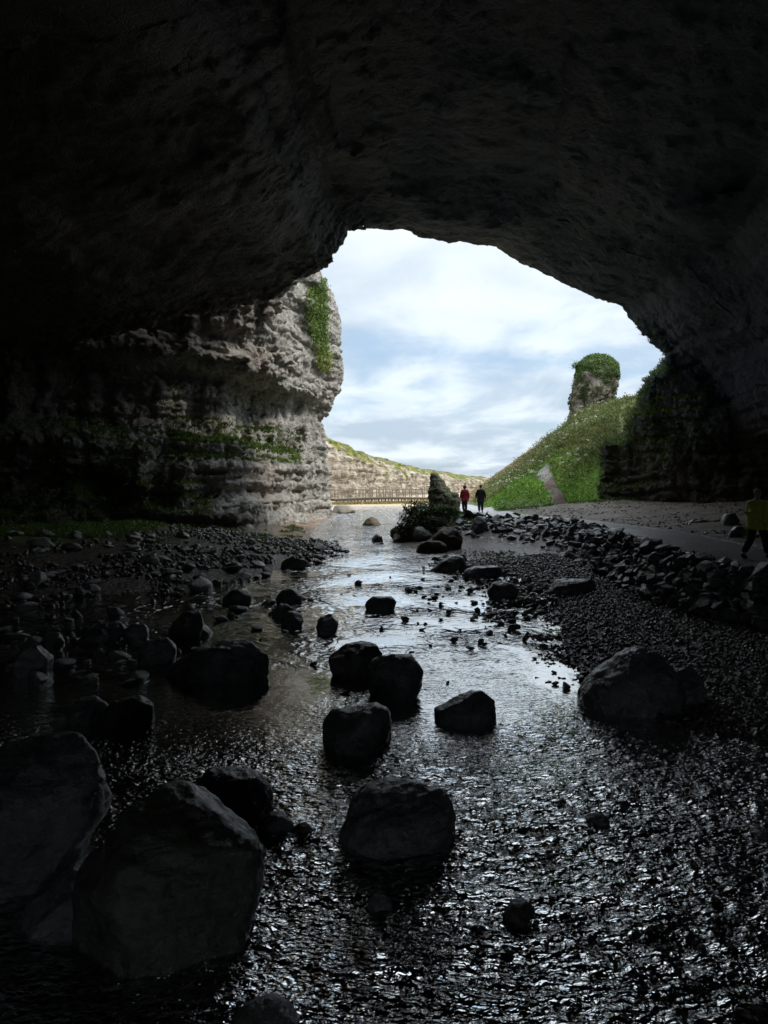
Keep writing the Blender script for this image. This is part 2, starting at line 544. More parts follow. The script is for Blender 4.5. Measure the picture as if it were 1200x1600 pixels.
def build_rock():
    h = .2
    lo = np.array([-33.0, -18.5, -2.4]); hi = np.array([30.0, 69.0, 23.6])
    # coarse pass to find the band
    H = 1.0
    n = np.ceil((hi - lo) / H).astype(int) + 1
    gx, gy, gz = [lo[i] + np.arange(n[i]) * H for i in range(3)]
    P = np.stack(np.meshgrid(gx, gy, gz, indexing='ij'), -1).reshape(-1, 3).astype(F32)
    Fc = air(P).reshape(n).astype(F32)
    k = int(round(H / h))
    nf = (n - 1) * k + 1
    sgn = np.where(Fc > 0, 1, -1).astype(F32)
    near = np.abs(Fc) < 1.15
    # also any sign change with a neighbour
    for ax in range(3):
        d = np.diff(sgn, axis=ax) != 0
        s1 = [slice(None)] * 3; s2 = [slice(None)] * 3
        s1[ax] = slice(0, -1); s2[ax] = slice(1, None)
        near[tuple(s1)] |= d
        near[tuple(s2)] |= d
    cell = np.zeros(n - 1, bool)
    for a in (0, 1):
        for b in (0, 1):
            for c in (0, 1):
                cell |= near[a:n[0] - 1 + a, b:n[1] - 1 + b, c:n[2] - 1 + c]
    ix = [np.rint(np.arange(nf[i]) / k).astype(int) for i in range(3)]
    Ff = sgn[np.ix_(*ix)]
    ci = [np.minimum(np.arange(nf[i]) // k, n[i] - 2) for i in range(3)]
    act = cell[np.ix_(*ci)]
    idx = np.argwhere(act)
    vals = np.empty(len(idx), F32)
    for s in range(0, len(idx), 400000):
        q = idx[s:s + 400000]
        vals[s:s + 400000] = air((lo + q * h).astype(F32))
    Ff[act] = vals
    # close the solid at the bounds
    Ff[0] = Ff[-1] = 1; Ff[:, 0] = Ff[:, -1] = 1; Ff[:, :, -1] = 1; Ff[:, :, 0] = 1
    S = Ff > 0
    # surface nets
    mx = np.zeros(np.array(S.shape) - 1, np.int8)
    sh = S.shape
    for a in (0, 1):
        for b in (0, 1):
            for c in (0, 1):
                mx += S[a:sh[0] - 1 + a, b:sh[1] - 1 + b, c:sh[2] - 1 + c]
    cells = np.argwhere((mx > 0) & (mx < 8))
    cid = np.full(mx.shape, -1, np.int32)
    cid[cells[:, 0], cells[:, 1], cells[:, 2]] = np.arange(len(cells))
    cor = [(a, b, c) for a in (0, 1) for b in (0, 1) for c in (0, 1)]
    cv = {q: Ff[cells[:, 0] + q[0], cells[:, 1] + q[1], cells[:, 2] + q[2]] for q in cor}
    acc = np.zeros((len(cells), 3), F32); cnt = np.zeros(len(cells), F32)
    for q in cor:
        for ax in range(3):
            if q[ax] == 0:
                r = list(q); r[ax] = 1; r = tuple(r)
                f0, f1 = cv[q], cv[r]
                cr = (f0 > 0) != (f1 > 0)
                t = np.where(cr, f0 / np.where(cr, f0 - f1, 1), 0)
                for j in range(3):
                    acc[:, j] += np.where(cr, q[j] + (t if j == ax else 0), 0)
                cnt += cr
    V = (lo + (cells + acc / cnt[:, None]) * h).astype(F32)
    quads = []
    for ax in range(3):
        s1 = [slice(None)] * 3; s2 = [slice(None)] * 3
        s1[ax] = slice(0, -1); s2[ax] = slice(1, None)
        A = S[tuple(s1)]; B = S[tuple(s2)]
        e = np.argwhere(A != B)
        o1, o2 = [i for i in range(3) if i != ax]
        ok = (e[:, o1] > 0) & (e[:, o2] > 0) & (e[:, o1] < mx.shape[o1]) & (e[:, o2] < mx.shape[o2])
        e = e[ok]
        sg = A[e[:, 0], e[:, 1], e[:, 2]]

        def cc(d1, d2):
            f = e.copy(); f[:, o1] -= d1; f[:, o2] -= d2
            return cid[f[:, 0], f[:, 1], f[:, 2]]
        q = np.stack([cc(1, 1), cc(0, 1), cc(0, 0), cc(1, 0)], 1)
        flip = sg if ax != 1 else ~sg
        q = np.where(flip[:, None], q[:, ::-1], q)
        quads.append(q)
    Q = np.concatenate(quads)
    return V, Q


V, Q = build_rock()
# relax the meshed rock a little so its edges do not step
_E = np.concatenate([Q[:, [0, 1]], Q[:, [1, 2]], Q[:, [2, 3]], Q[:, [3, 0]]])
_dg = np.maximum(np.bincount(_E[:, 0], minlength=len(V)) + np.bincount(_E[:, 1], minlength=len(V)), 1)
for _ in range(2):
    S_ = np.stack([np.bincount(_E[:, 0], V[_E[:, 1], c], len(V)) + np.bincount(_E[:, 1], V[_E[:, 0], c], len(V)) for c in range(3)], 1) / _dg[:, None]
    V = (V * .45 + S_ * .55).astype(F32)
# drop hidden bits far outside/under
cen = V[Q].mean(1)
keep = ~((cen[:, 2] < -1.9))
Q, cen = Q[keep], cen[keep]
is_fine = ((cen[:, 1] > 33) & (cen[:, 0] < -1) & (cen[:, 0] > -21) & (cen[:, 2] < 21)) | ((cen[:, 1] > 38) & (cen[:, 1] < 52) & (cen[:, 0] > 12) & (cen[:, 0] < 21) & (cen[:, 2] < 12)) | \
    ((cen[:, 1] > 33) & (cen[:, 1] < 42.2) & (cen[:, 2] < 20) & (cen[:, 2] > 7))
top_part = cen[:, 2] > 20.6


def rock_attrs(V, N):
    x, y, z = V.T
    n1 = fbm(x, y, z, .3, 3, 21)
    damp_gloom = 1 - sstep(34.5, 42, y + n1 * 2.5)
    damp_gloom = np.where(x > 8, 1, damp_gloom)  # right-hand rock is painted with the full gloom
    up = np.clip(N[:, 2], 0, 1)
    left = (x < 0)
    veg = 0 * up
    veg = veg + left * (sstep(.3, .75, up) * (z < 8.5) * (.28 + .22 * (np.abs(z - 5.3) < .9)))
    veg = veg + left * sstep(-8.6, -10.5, x + n1 * 1.3) * sstep(8.4, 5, z + n1) * .3
    veg = veg + (z > 20.8) * up * 2
    veg = veg + (x > 13) * (z > 3.4) * (y > 38) * sstep(.1, .6, up) * .55 + (x > 13) * (y > 38) * .08 * (z < 12)
    return {'damp_gloom': damp_gloom, 'veg': veg}


def rock_obj(name, Qs, fine, label=None):
    u, inv = np.unique(Qs, return_inverse=True)
    v = V[u].copy(); q = inv.reshape(Qs.shape)
    if fine:
        v, q = subdiv(v, q)
        N = vnormals(v, q)
        x, y, z = v.T
        r = 1 - 2 * np.abs(perlin(x * 1.9, y * 1.9, z * 2.6, 31))
        r2 = 1 - 2 * np.abs(perlin(x * 4.1, y * 4.1, z * 5.0, 32))
        f = perlin(x * 8, y * 8, z * 8, 33)
        d1, d2 = worley(v * np.array([1, 1, .55], F32), .8, 3)
        blk = np.clip((d2 - d1) * 3.2, 0, 1)
        e1, e2 = worley(v * np.array([1, 1, 1.3], F32), 2.0, 9)
        blk2 = np.clip((e2 - e1) * 3.0, 0, 1)
        amp = np.where(z < 11.5, 1.0, .8) * (.45 + .55 * sstep(31, 37, y))
        jz = z + .35 * perlin(x * .25, y * .25, z * .2, 36) + .06 * perlin(x * 1.5, y * 1.5, z, 37)
        jd = np.full(len(z), 9.0, F32)
        for J_ in (.8, 1.55, 2.3, 3.1, 3.6, 4.6, 5.5, 6.6, 7.5, 8.9, 9.5, 10.3, 11.1, 12.2, 13.0, 14.2, 15.1, 16.3, 17.4, 18.6):
            jd = np.minimum(jd, np.abs(jz - J_))
        bed = np.exp(-(jd / .12) ** 2) * sstep(-.35, .25, perlin(x * .35, y * .35, z * .5, 38))
        step_ = .22 * perlin(np.floor(jz * 1.15) * 3.7, x * .3, y * .3, 39)
        d = (-.30 * bed + step_) * (.35 + .65 * sstep(31, 37, y)) + (.09 * r + .05 * r2 + .03 * f + .20 * (blk - .8) + .10 * (blk2 - .8)) * amp
        v = v + N * (d * float(fine))[:, None]
    N = vnormals(v, q)
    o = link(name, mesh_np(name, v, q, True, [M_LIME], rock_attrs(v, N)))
    tag(o, kind='structure')
    return o


cl = is_fine & (cen[:, 0] < -1) & (cen[:, 1] > 33)
blkm = is_fine & (cen[:, 0] > 12) & (cen[:, 2] < 12) & (cen[:, 1] > 38)
lipm = is_fine & ~cl & ~blkm
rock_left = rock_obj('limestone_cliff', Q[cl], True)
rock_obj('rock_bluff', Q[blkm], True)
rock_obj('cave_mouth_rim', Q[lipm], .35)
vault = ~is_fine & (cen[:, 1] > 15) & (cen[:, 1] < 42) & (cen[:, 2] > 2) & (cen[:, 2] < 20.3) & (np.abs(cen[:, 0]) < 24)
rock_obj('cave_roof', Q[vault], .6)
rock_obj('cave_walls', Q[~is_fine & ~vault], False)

# ================================================================== TERRAIN
def polyline_d(X, Y, pts, closed=False):
    pts = np.array(pts, F32)
    if closed:
        pts = np.vstack([pts, pts[:1]])
    best = np.full(X.shape, 1e9, F32)
    for (ax, ay), (bx, by) in zip(pts[:-1], pts[1:]):
        dx, dy = bx - ax, by - ay
        t = np.clip(((X - ax) * dx + (Y - ay) * dy) / (dx * dx + dy * dy + 1e-9), 0, 1)
        best = np.minimum(best, (X - ax - t * dx) ** 2 + (Y - ay - t * dy) ** 2)
    return np.sqrt(best)


def inside(X, Y, pts):
    r = np.zeros(X.shape, bool)
    n = len(pts)
    for i in range(n):
        x1, y1 = pts[i]; x2, y2 = pts[(i + 1) % n]
        if y1 == y2:
            continue
        c = ((y1 > Y) != (y2 > Y)) & (X < (x2 - x1) * (Y - y1) / (y2 - y1) + x1)
        r ^= c
    return r


WATER = [(-7, -14), (-9, 0), (-10.5, 8), (-11, 14), (-9.3, 17.4), (-6.1, 19.6), (-4.1, 22.5), (-2.9, 26), (-2.3, 30), (-2.9, 33), (-3.8, 38), (-4.6, 45), (-4.6, 53), (-4.1, 60), (-4.3, 70), (-5, 78), (-4, 84), (1, 87), (3.2, 86), (3.2, 80), (.6, 70), (1.2, 60), (1.0, 50), (.6, 44), (.4, 38), (.5, 34), (1.6, 31), (2.8, 29.5), (3.3, 27), (3.1, 24.5), (3.9, 22.5), (4.6, 19.5), (4.2, 17.2), (3.5, 14), (3.0, 11.5), (2.9, 9.8), (3.6, 8.6), (5.2, 7.8), (8, 7), (8.6, 2), (8, -14)]
TOP = [(10.5, -12), (10, 2), (9, 8), (8.0, 12), (7.5, 13.8), (7.35, 15.8), (7.15, 17.5), (7.7, 21.2), (8.2, 25.5), (8.5, 30.8), (7.3, 34.7), (5.5, 36.4), (3.4, 36.6), (2.0, 37.5), (1.7, 39.5), (2.3, 43), (2.7, 48), (3.0, 60), (4.2, 72), (5.5, 84), (5.5, 92)]
BASE = [(9.6, -12), (9.2, 2), (8.3, 8), (7.6, 12), (7.1, 13.3), (6.55, 14.5), (6.35, 17), (6.6, 19.5), (6.55, 21.4), (6.6, 23.7), (6.7, 26), (6.3, 28.7), (5.0, 32.3), (2.6, 33.6), (.9, 34.6), (.7, 37), (1.0, 40), (1.4, 44), (1.8, 50), (2.0, 60), (2.6, 72), (4, 84), (4.5, 92)]
BACK = [(70, 92), (70, -12)]
PATH = [(9.5, 14), (9.6, 17.5), (10.0, 22), (10.3, 27), (9.9, 32), (9.0, 35.8), (7.0, 38.6), (6.0, 41.5), (5.9, 46), (6.2, 52), (6.2, 60), (6.5, 80)]
PATHW = [1.15, 1.1, 1.15, 1.1, 1.1, 1.2, 1.3, 1.25, 1.35, 1.1, .9, .8]
TRACK = [(10.5, 41.5), (11.0, 44.5), (11.0, 47.2), (10.9, 49.3), (11.8, 51.0)]


def gz_fn(X, Y, detail=True):
    X = np.asarray(X, F32); Y = np.asarray(Y, F32)
    Z0 = np.zeros_like(X)
    inw = inside(X, Y, WATER)
    dw = polyline_d(X, Y, WATER, True) * np.where(inw, -1, 1)
    nl = perlin(X * .35, Y * .35, Z0 + 5, 41)
    nm = perlin(X * 1.3, Y * 1.3, Z0 + 5, 42)
    nf = perlin(X * 4.2, Y * 4.2, Z0 + 5, 43) if detail else 0
    depth = .02 + .30 * sstep(0, 3.0, -dw)
    shallow = sstep(12.5, 9, Y)                      # gravelly shallows in front of the camera
    depth = depth * (1 - shallow) + shallow * (.085 + .10 * sstep(-1.5, -4, X))
    # sunken pool left of the middle
    pool = np.exp(-(((X + 1.7) / 1.7) ** 2 + ((Y - 9.3) / 2.0) ** 2))
    depth = depth + .22 * pool
    g = np.where(inw, -depth, np.minimum(dw * .07, .32) + .01)
    g = g + nm * .035 + nf * .012 + nl * .03
    # left bank rises towards the cliff
    lb = sstep(0, 9, -X + np.interp(Y, [17, 22, 30, 38, 50], [-9.3, -4.8, -2.8, -4.2, -5])) * (Y > 12) * (Y < 64)
    g = g + lb * (.5 + .12 * nl) * sstep(14, 24, Y)
    # rubble island among the left boulders
    isl = np.exp(-(((X + 5.2) / 2.6) ** 2 + ((Y - 13.2) / 2.0) ** 2))
    g = g + isl * .22
    # raised right bank
    inT = inside(X, Y, TOP + BACK); inB = inside(X, Y, BASE + BACK)
    dT = polyline_d(X, Y, TOP); dB = polyline_d(X, Y, BASE)
    r = np.where(inT, 1.0, np.where(inB, dB / (dB + dT + 1e-6), 0))
    zt = np.interp(Y, [10, 16, 30, 60, 75, 90], [1.02, 1.04, 1.06, 1.05, .6, .35])
    rise = np.where(inT & (Y < 44), np.clip(dT - 3.4, 0, 12) * .10, 0)
    hi = zt + rise + nl * .05 + nm * .02
    g = g * (1 - r) + hi * r
    mound = np.exp(-(((X - 2.9) / 1.5) ** 2 + ((Y - 37.0) / 1.6) ** 2))
    g = g + mound * .42 * inB
    # hill on the right
    xf = 7.2 + (Y - 45) * .05 + .8 * nl + .3 * nm
    a = (X - xf); b = (Y - 44.9 + 1.3 * nl + .3 * nm) * .85
    s = np.minimum(a, b)
    s = s - .35 * np.exp(-((a - b) ** 2))
    s = np.maximum(s, 0)
    hz = .72 * s + .02 * s * np.clip(3 - s, 0, 3)
    cap = 9.2
    hz = np.where(hz > cap - 2, cap - 2 + 3.2 * (1 - np.exp(-(hz - cap + 2) / 3.2)), hz)
    hz = hz * (1 - sstep(92, 99, Y + X * .1))
    amp = np.clip(hz, 0, 1)
    hz = hz + amp * (nl * .75 + nm * .22 + (nf * .05 if detail else 0))
    for mx_, my_, sx_, sy_, hh_ in ((12.3, 49.5, 1.6, 1.2, .8), (10.8, 52.5, 1.5, 1.6, -.5), (14.0, 55, 2.0, 2.0, 1.0), (12.5, 60, 2.2, 3.0, -.8), (17, 62, 2.2, 3, 1.2), (15.5, 68, 2.5, 4, .9), (20, 70, 2, 4, -.8)):
        hz = hz + hh_ * np.exp(-(((X - mx_) / sx_) ** 2 + ((Y - my_) / sy_) ** 2)) * (hz > .05)
    # bright little mound beside the walkers
    hz = hz + .9 * np.exp(-(((X - 9.3) / 1.8) ** 2 + ((Y - 47.5) / 1.3) ** 2))
    hz = np.where(inT, hz, 0)
    g = g + hz
    # beach in the distance
    far = sstep(82, 88, Y)
    g = g * (1 - far * (hz < .05)) + far * (hz < .05) * (.12 + .02 * nl)
    return g.astype(F32), dw, r, hz, inT, lb


def lines(segs):
    out = [segs[0][0]]
    for a, b, s0, s1 in segs:
        v = a
        while v < b - 1e-6:
            t = (v - a) / (b - a)
            v = min(b, v + s0 + (s1 - s0) * t)
            out.append(v)
    return np.array(out, F32)


gy_ = lines([(-16, 2, 2, .5), (2, 9, .07, .07), (9, 20, .08, .14), (20, 50, .16, .3), (50, 100, .4, .6), (100, 330, 5, 20)])
gx_ = lines([(-140, -34, 20, 4), (-34, -8, 1.0, .16), (-8, 8, .1, .1), (8, 18, .14, .25), (18, 40, .35, 1.2), (40, 160, 5, 30)])
GXm, GYm = np.meshgrid(gx_, gy_)
Zg, dw, rr, hz, inT, lb = gz_fn(GXm, GYm)
Zg = np.where(GYm > 100, .1, Zg)
nL = fbm(GXm, GYm, 0 * GXm + 2, .22, 3, 51)
nM = fbm(GXm, GYm, 0 * GXm + 2, 1.1, 3, 55)


def lerp3(a, b, t):
    return a * (1 - t[..., None]) + np.asarray(b, F32) * t[..., None]


tone = np.zeros(GXm.shape + (3,), F32) + np.array((.12, .10, .085), F32)          # wet gravel
tone = lerp3(tone, (.14, .10, .065), sstep(.0, .5, nM) * .5)
sand = sstep(26, 30, GYm) * (GXm < 0) * sstep(62, 58, GYm) * sstep(3.2, 1.6, np.abs(dw))
tone = lerp3(tone, (.28, .20, .145), sand)
beach = sstep(64, 78, GYm + nL * 3) * (hz < .1)
tone = lerp3(tone, (.42, .35, .26), beach)
grassL = sstep(-11.2, -12.6, GXm + nM * 1.2 + (GYm - 30) * .12) * (GYm > 25) * (GYm < 60)
tone = lerp3(tone, (.07, .12, .025), grassL)
patchy = sstep(.15, .5, nM) * (GXm < -3) * (GYm > 24) * (GYm < 60) * .7
tone = lerp3(tone, (.05, .065, .018), patchy)
plate = inT & (hz < .08)
tone = np.where(plate[..., None] & (GYm < 66)[..., None], (np.array((.15, .125, .105), F32) * (1 + .5 * nM[..., None])), tone)
dpth = polyline_d(GXm, GYm, PATH)
pw = np.interp(GYm, [p[1] for p in PATH], PATHW)
edge = dpth - pw + nM * .18
pathm = (edge < 0) & (GYm < 80) & (GYm > 5)
grassM = inT & ~pathm & (hz < .2) & (GYm > 43.5)
tone = np.where(grassM[..., None], np.array((.05, .08, .018), F32), tone)
hg = sstep(.05, .35, hz)
g1 = np.array((.14, .25, .04), F32); g2 = np.array((.18, .20, .075), F32); g3 = np.array((.30, .23, .14), F32)
tt = sstep(2.2, 4.6, hz + nL * 1.1)
hc = g1 * (1 - tt[..., None]) + g2 * tt[..., None]
t3 = sstep(62, 74, GYm + nL * 4 - np.clip(GXm - 20, 0, 9))
hc = hc * (1 - t3[..., None]) + g3 * t3[..., None]
tone = tone * (1 - hg[..., None]) + hc * hg[..., None]
gpat = plate & ~pathm & (GYm > 37.5) & (nM + .6 * nL > .25) & (hz < .3) & (GYm > 43 - 2.5 * (nL > .2))
tone = np.where(gpat[..., None], np.array((.09, .15, .03), F32), tone)
dtr = polyline_d(GXm, GYm, TRACK)
track = (dtr < .42 + nM * .15)
tone = np.where(track[..., None], np.where(GYm[..., None] > 47.8, np.array((.27, .265, .25), F32), np.array((.12, .09, .065), F32)), tone)
wet = np.clip(1 - sstep(.25, 1.0, hz) - grassL * .6, 0, 1) * (1 - beach)
wet = np.where(plate & ~pathm, .45, wet)
wet = np.where(track, .4, wet)
wet = np.where(pathm, .8, wet)
grit = np.where(pathm, .22, np.where(hz > .15, .8, 1.0)) * (1 - .75 * sand) * (1 - .8 * beach)
tone = np.where(pathm[..., None], np.array((.34, .345, .36), F32), tone)

ny, nx = GXm.shape
VI = np.arange(ny * nx).reshape(ny, nx)
QG = np.stack([VI[:-1, :-1], VI[:-1, 1:], VI[1:, 1:], VI[1:, :-1]], -1).reshape(-1, 4)
VG = np.stack([GXm, GYm, Zg], -1).reshape(-1, 3)


def fm(mask):
    m = mask.astype(np.float32)
    return ((m[:-1, :-1] + m[1:, 1:] + m[1:, :-1] + m[:-1, 1:]) > 2).reshape(-1)


def ground_obj(name, fmask):
    q = QG[fmask]
    u, inv = np.unique(q, return_inverse=True)
    cols = {'tone': tone.reshape(-1, 3)[u], 'wet': wet.reshape(-1)[u], 'grit': grit.reshape(-1)[u]}
    o = link(name, mesh_np(name, VG[u], inv.reshape(q.shape), True, [M_GROUND], cols))
    tag(o, kind='structure')
    return o


f_path = fm(pathm)
f_hill = fm((hz > .12)) & ~f_path
f_beach = fm((GYm > 66)) & ~f_hill & ~f_path
f_right = fm(rr > .5) & ~f_hill & ~f_path & ~f_beach
f_bed = fm(dw < 0) & ~f_hill & ~f_path & ~f_beach & ~f_right
f_left = ~(f_path | f_hill | f_beach | f_right | f_bed) & fm(GXm < 1)
f_grav = ~(f_path | f_hill | f_beach | f_right | f_bed | f_left)
for nm, f in (('path', f_path), ('hillside', f_hill), ('beach', f_beach), ('raised_bank', f_right), ('riverbed', f_bed), ('left_bank', f_left), ('gravel_shore', f_grav)):
    ground_obj(nm, f)


class GroundInterp:
    def __call__(s, x, y):
        return gz_fn(np.atleast_1d(x), np.atleast_1d(y), False)[0]


gz = GroundInterp()

# ------------------------------------------------------------------ water
wy = lines([(-14, 3, 2, .3), (3, 9.5, .032, .034), (9.5, 20, .04, .09), (20, 40, .1, .25), (40, 90, .4, .8)])
wx = lines([(-13, -4, .3, .06), (-4, 5.5, .036, .036), (5.5, 9, .05, .1)])
WX, WY = np.meshgrid(wx, wy)
gw = gz_fn(WX, WY, False)[0]
fade = sstep(26, 10, WY)
nearf = sstep(11, 6.5, WY)
b1 = .7 * fbm(WX * 1.0, WY * 1.2, 0 * WX + 1, 2.3, 2, 61)
b2 = fbm(WX, WY * 1.1, 0 * WX + 1, 5.6, 2, 64) + .45 * (1 - 2.2 * np.abs(perlin(WX * 9, WY * 9, 0 * WX + 4, 66)))
ridg = 1 - 2 * np.abs(perlin(WX * 3.4 + b1 * .6, WY * 5.2, 0 * WX + 9, 67))
rightg = sstep(-2.6, .4, WX + .35 * (WY - 5))
calm = np.exp(-(((WX + 1.9) / 1.5) ** 2 + ((WY - 9.6) / 1.7) ** 2))
amp = (.0016 * fade + nearf * (.009 + .009 * rightg)) * (1 - .85 * calm)
patch_ = .55 + .75 * sstep(-.35, .45, fbm(WX, WY, 0 * WX + 6, .55, 2, 73))
WZ = patch_ * amp * (b1 * 1.1 + b2 * .7 + ridg * .8 * nearf)
chop = np.clip(.16 + 1.1 * nearf * patch_ + .38 * np.clip(fbm(WX, WY, 0 * WX, .5, 2, 71), -.4, 1) + .5 * sstep(22, 45, WY), .05, 1.7) * (1 - .85 * calm)
foam = (sstep(26, 40, WY) * .55 + .5 * np.exp(-(((WX + 2.0) / 1.8) ** 2 + ((WY - 26) / 3.5) ** 2)) + .7 * sstep(50, 58, WY))
depth = sstep(0, .4, -gw)
iw = np.arange(WX.size).reshape(WX.shape)
QW = np.stack([iw[:-1, :-1], iw[:-1, 1:], iw[1:, 1:], iw[1:, :-1]], -1).reshape(-1, 4)
under = (gw < .03)
kw = (under[:-1, :-1] | under[1:, 1:] | under[1:, :-1] | under[:-1, 1:]).reshape(-1)
river = link('river', mesh_np('river', np.stack([WX, WY, WZ], -1).reshape(-1, 3), QW[kw], True, [M_WATER], {'chop': chop.ravel(), 'foam': foam.ravel(), 'depth': depth.ravel(), 'farw': (sstep(8.5, 15, WY)).ravel()}))
tag(river, kind='structure')


# ================================================================== ROCKS
def ico(sub):
    bm = bmesh.new()
    bmesh.ops.create_icosphere(bm, subdivisions=sub, radius=1)
    v = np.array([p.co[:] for p in bm.verts], F32)
    f = np.array([[q.index for q in p.verts] for p in bm.faces], np.int32)
    bm.free()
    return v, f


ICO = {k: ico(k) for k in (1, 2, 3, 4, 5, 6)}


def facet(v, n, seed, lo=.62, hi=.95, soft=.06):
    r = np.random.default_rng(seed)
    for _ in range(n):
        d = r.normal(size=3); d /= np.linalg.norm(d)
        k = r.uniform(lo, hi)
        s = v @ d.astype(F32)
        over = np.maximum(s - k, 0)
        v = v - (over * (1 - soft))[:, None] * d.astype(F32)
    return v


def stone_mesh(name, seed, sub=3, scale=(1, .85, .65), mat=None, rough=.10, nf=9):
    v, f = ICO[sub]
    v = facet(v.copy(), nf, seed, .5, .85, .05)
    x, y, z = v.T
    d = rough * perlin(x * 1.4, y * 1.4, z * 1.4, seed) + rough * .35 * perlin(x * 4, y * 4, z * 4, seed + 3)
    v = v * (1 + d)[:, None] * np.array(scale, F32)
    return mesh_np(name, v, f, True, [mat])


def outline_boulder(pts, base_y, depth, label, mat, seed, name='boulder', cat='boulder', group=None, zc=None, sub=5, strat=.5, pw=2.7, skirt=.35, rough=1.0, nf=7):
    """boulder whose widest section has the outline seen in the photograph; base_y is where its foot meets ground level zc"""
    z0 = 0.0 if zc is None else zc
    Yf = (EYE - z0) * FOC / (base_y - HOR)
    Yc = Yf + depth * .40
    P = np.array([(p[0], p[1]) for p in pts], float)
    X = (P[:, 0] - 600) / FOC * Yc
    Z = EYE + (HOR - P[:, 1]) / FOC * Yc
    cx, cz = (X.min() + X.max()) / 2, (Z.min() + Z.max()) / 2
    H = Z.max() - Z.min()
    low = np.clip((cz - Z) / (H / 2) - .25, 0, 1)
    Z = Z - low * H * skirt
    X = cx + (X - cx) * (1 + .08 * low * (skirt > 0))
    # radius of the outline seen from its centre
    qx, qz = X - cx, Z - cz
    T = np.linspace(-np.pi, np.pi, 181)[:-1]
    Rt = np.zeros(180)
    for a in range(len(qx)):
        b = (a + 1) % len(qx)
        ex, ez = qx[b] - qx[a], qz[b] - qz[a]
        den = np.cos(T) * ez - np.sin(T) * ex
        den = np.where(np.abs(den) < 1e-9, 1e-9, den)
        r_ = (qx[a] * ez - qz[a] * ex) / den
        u_ = (qx[a] * np.sin(T) - qz[a] * np.cos(T)) / den
        Rt = np.maximum(Rt, np.where((u_ >= -1e-6) & (u_ <= 1 + 1e-6) & (r_ > 0), r_, 0))
    Rt = np.maximum(Rt, .2 * max(qx.max(), qz.max()))
    Rt = (np.roll(Rt, 1) + 2 * Rt + np.roll(Rt, -1)) / 4
    Rw = np.array([np.roll(Rt, k) for k in range(-14, 15)]).mean(0)
    v, f = ICO[sub]
    v = v.copy()
    th = np.arctan2(v[:, 2], v[:, 0])
    t = np.hypot(v[:, 0], v[:, 2])
    A = np.concatenate([T - 2 * np.pi, T, T + 2 * np.pi])
    Ra = np.interp(th, A, np.tile(Rt, 3)); Rb = np.interp(th, A, np.tile(Rw, 3))
    Rr = Ra * t ** 3 + Rb * (1 - t ** 3)
    D = depth * .5
    r = 1 / ((t / Rr) ** pw + (np.abs(v[:, 1]) / D) ** pw) ** (1 / pw)
    w = v * r[:, None]
    # flat facets, cut mostly on the faces turned to and from the viewer
    rg = np.random.default_rng(seed)
    half = np.array([(X.max() - X.min()) / 2, D, (Z.max() - Z.min()) / 2])
    for q_ in range(nf + 4):
        d = rg.normal(size=3)
        d[1] = (1 if q_ % 3 == 0 else -1) * (abs(d[1]) * .8 + .5)
        if q_ % 2 == 0:
            d[2] = abs(d[2]) + .2
        d /= np.linalg.norm(d)
        s_ = w @ d
        k_ = s_.max() * rg.uniform(.74, .94)
        w = w - (np.maximum(s_ - k_, 0) * .8)[:, None] * d
    size = max(X.max() - X.min(), .1)
    q = w / size
    N = vnormals(w.astype(F32), f)
    x, y, z = q.T
    ca, sa = math.cos(.35 + seed), math.sin(.35 + seed)
    zl = z * .94 + (x * ca + y * sa) * .33
    d = .034 * fbm(x, y, z, 1.7, 3, seed) + .014 * fbm(x, y, z, 7, 5, seed + 5, .6)
    d = d + strat * .016 * sstep(-.2, .3, z) * (1 - 2 * np.abs(perlin(x * 1.2, y * 1.2, zl * 12, seed + 9)))
    rd = 1 - 2 * np.abs(perlin(x * 3.2, y * 3.2, z * 3.2, seed + 14))
    d = d + .012 * rd
    w = (w + N * (d * size * rough)[:, None]) * .975
    me = mesh_np(name, w.astype(F32), f, True, [mat])
    ob = link(name, me, None, (cx, Yc, cz))
    tag(ob, label, cat, group)
    return ob


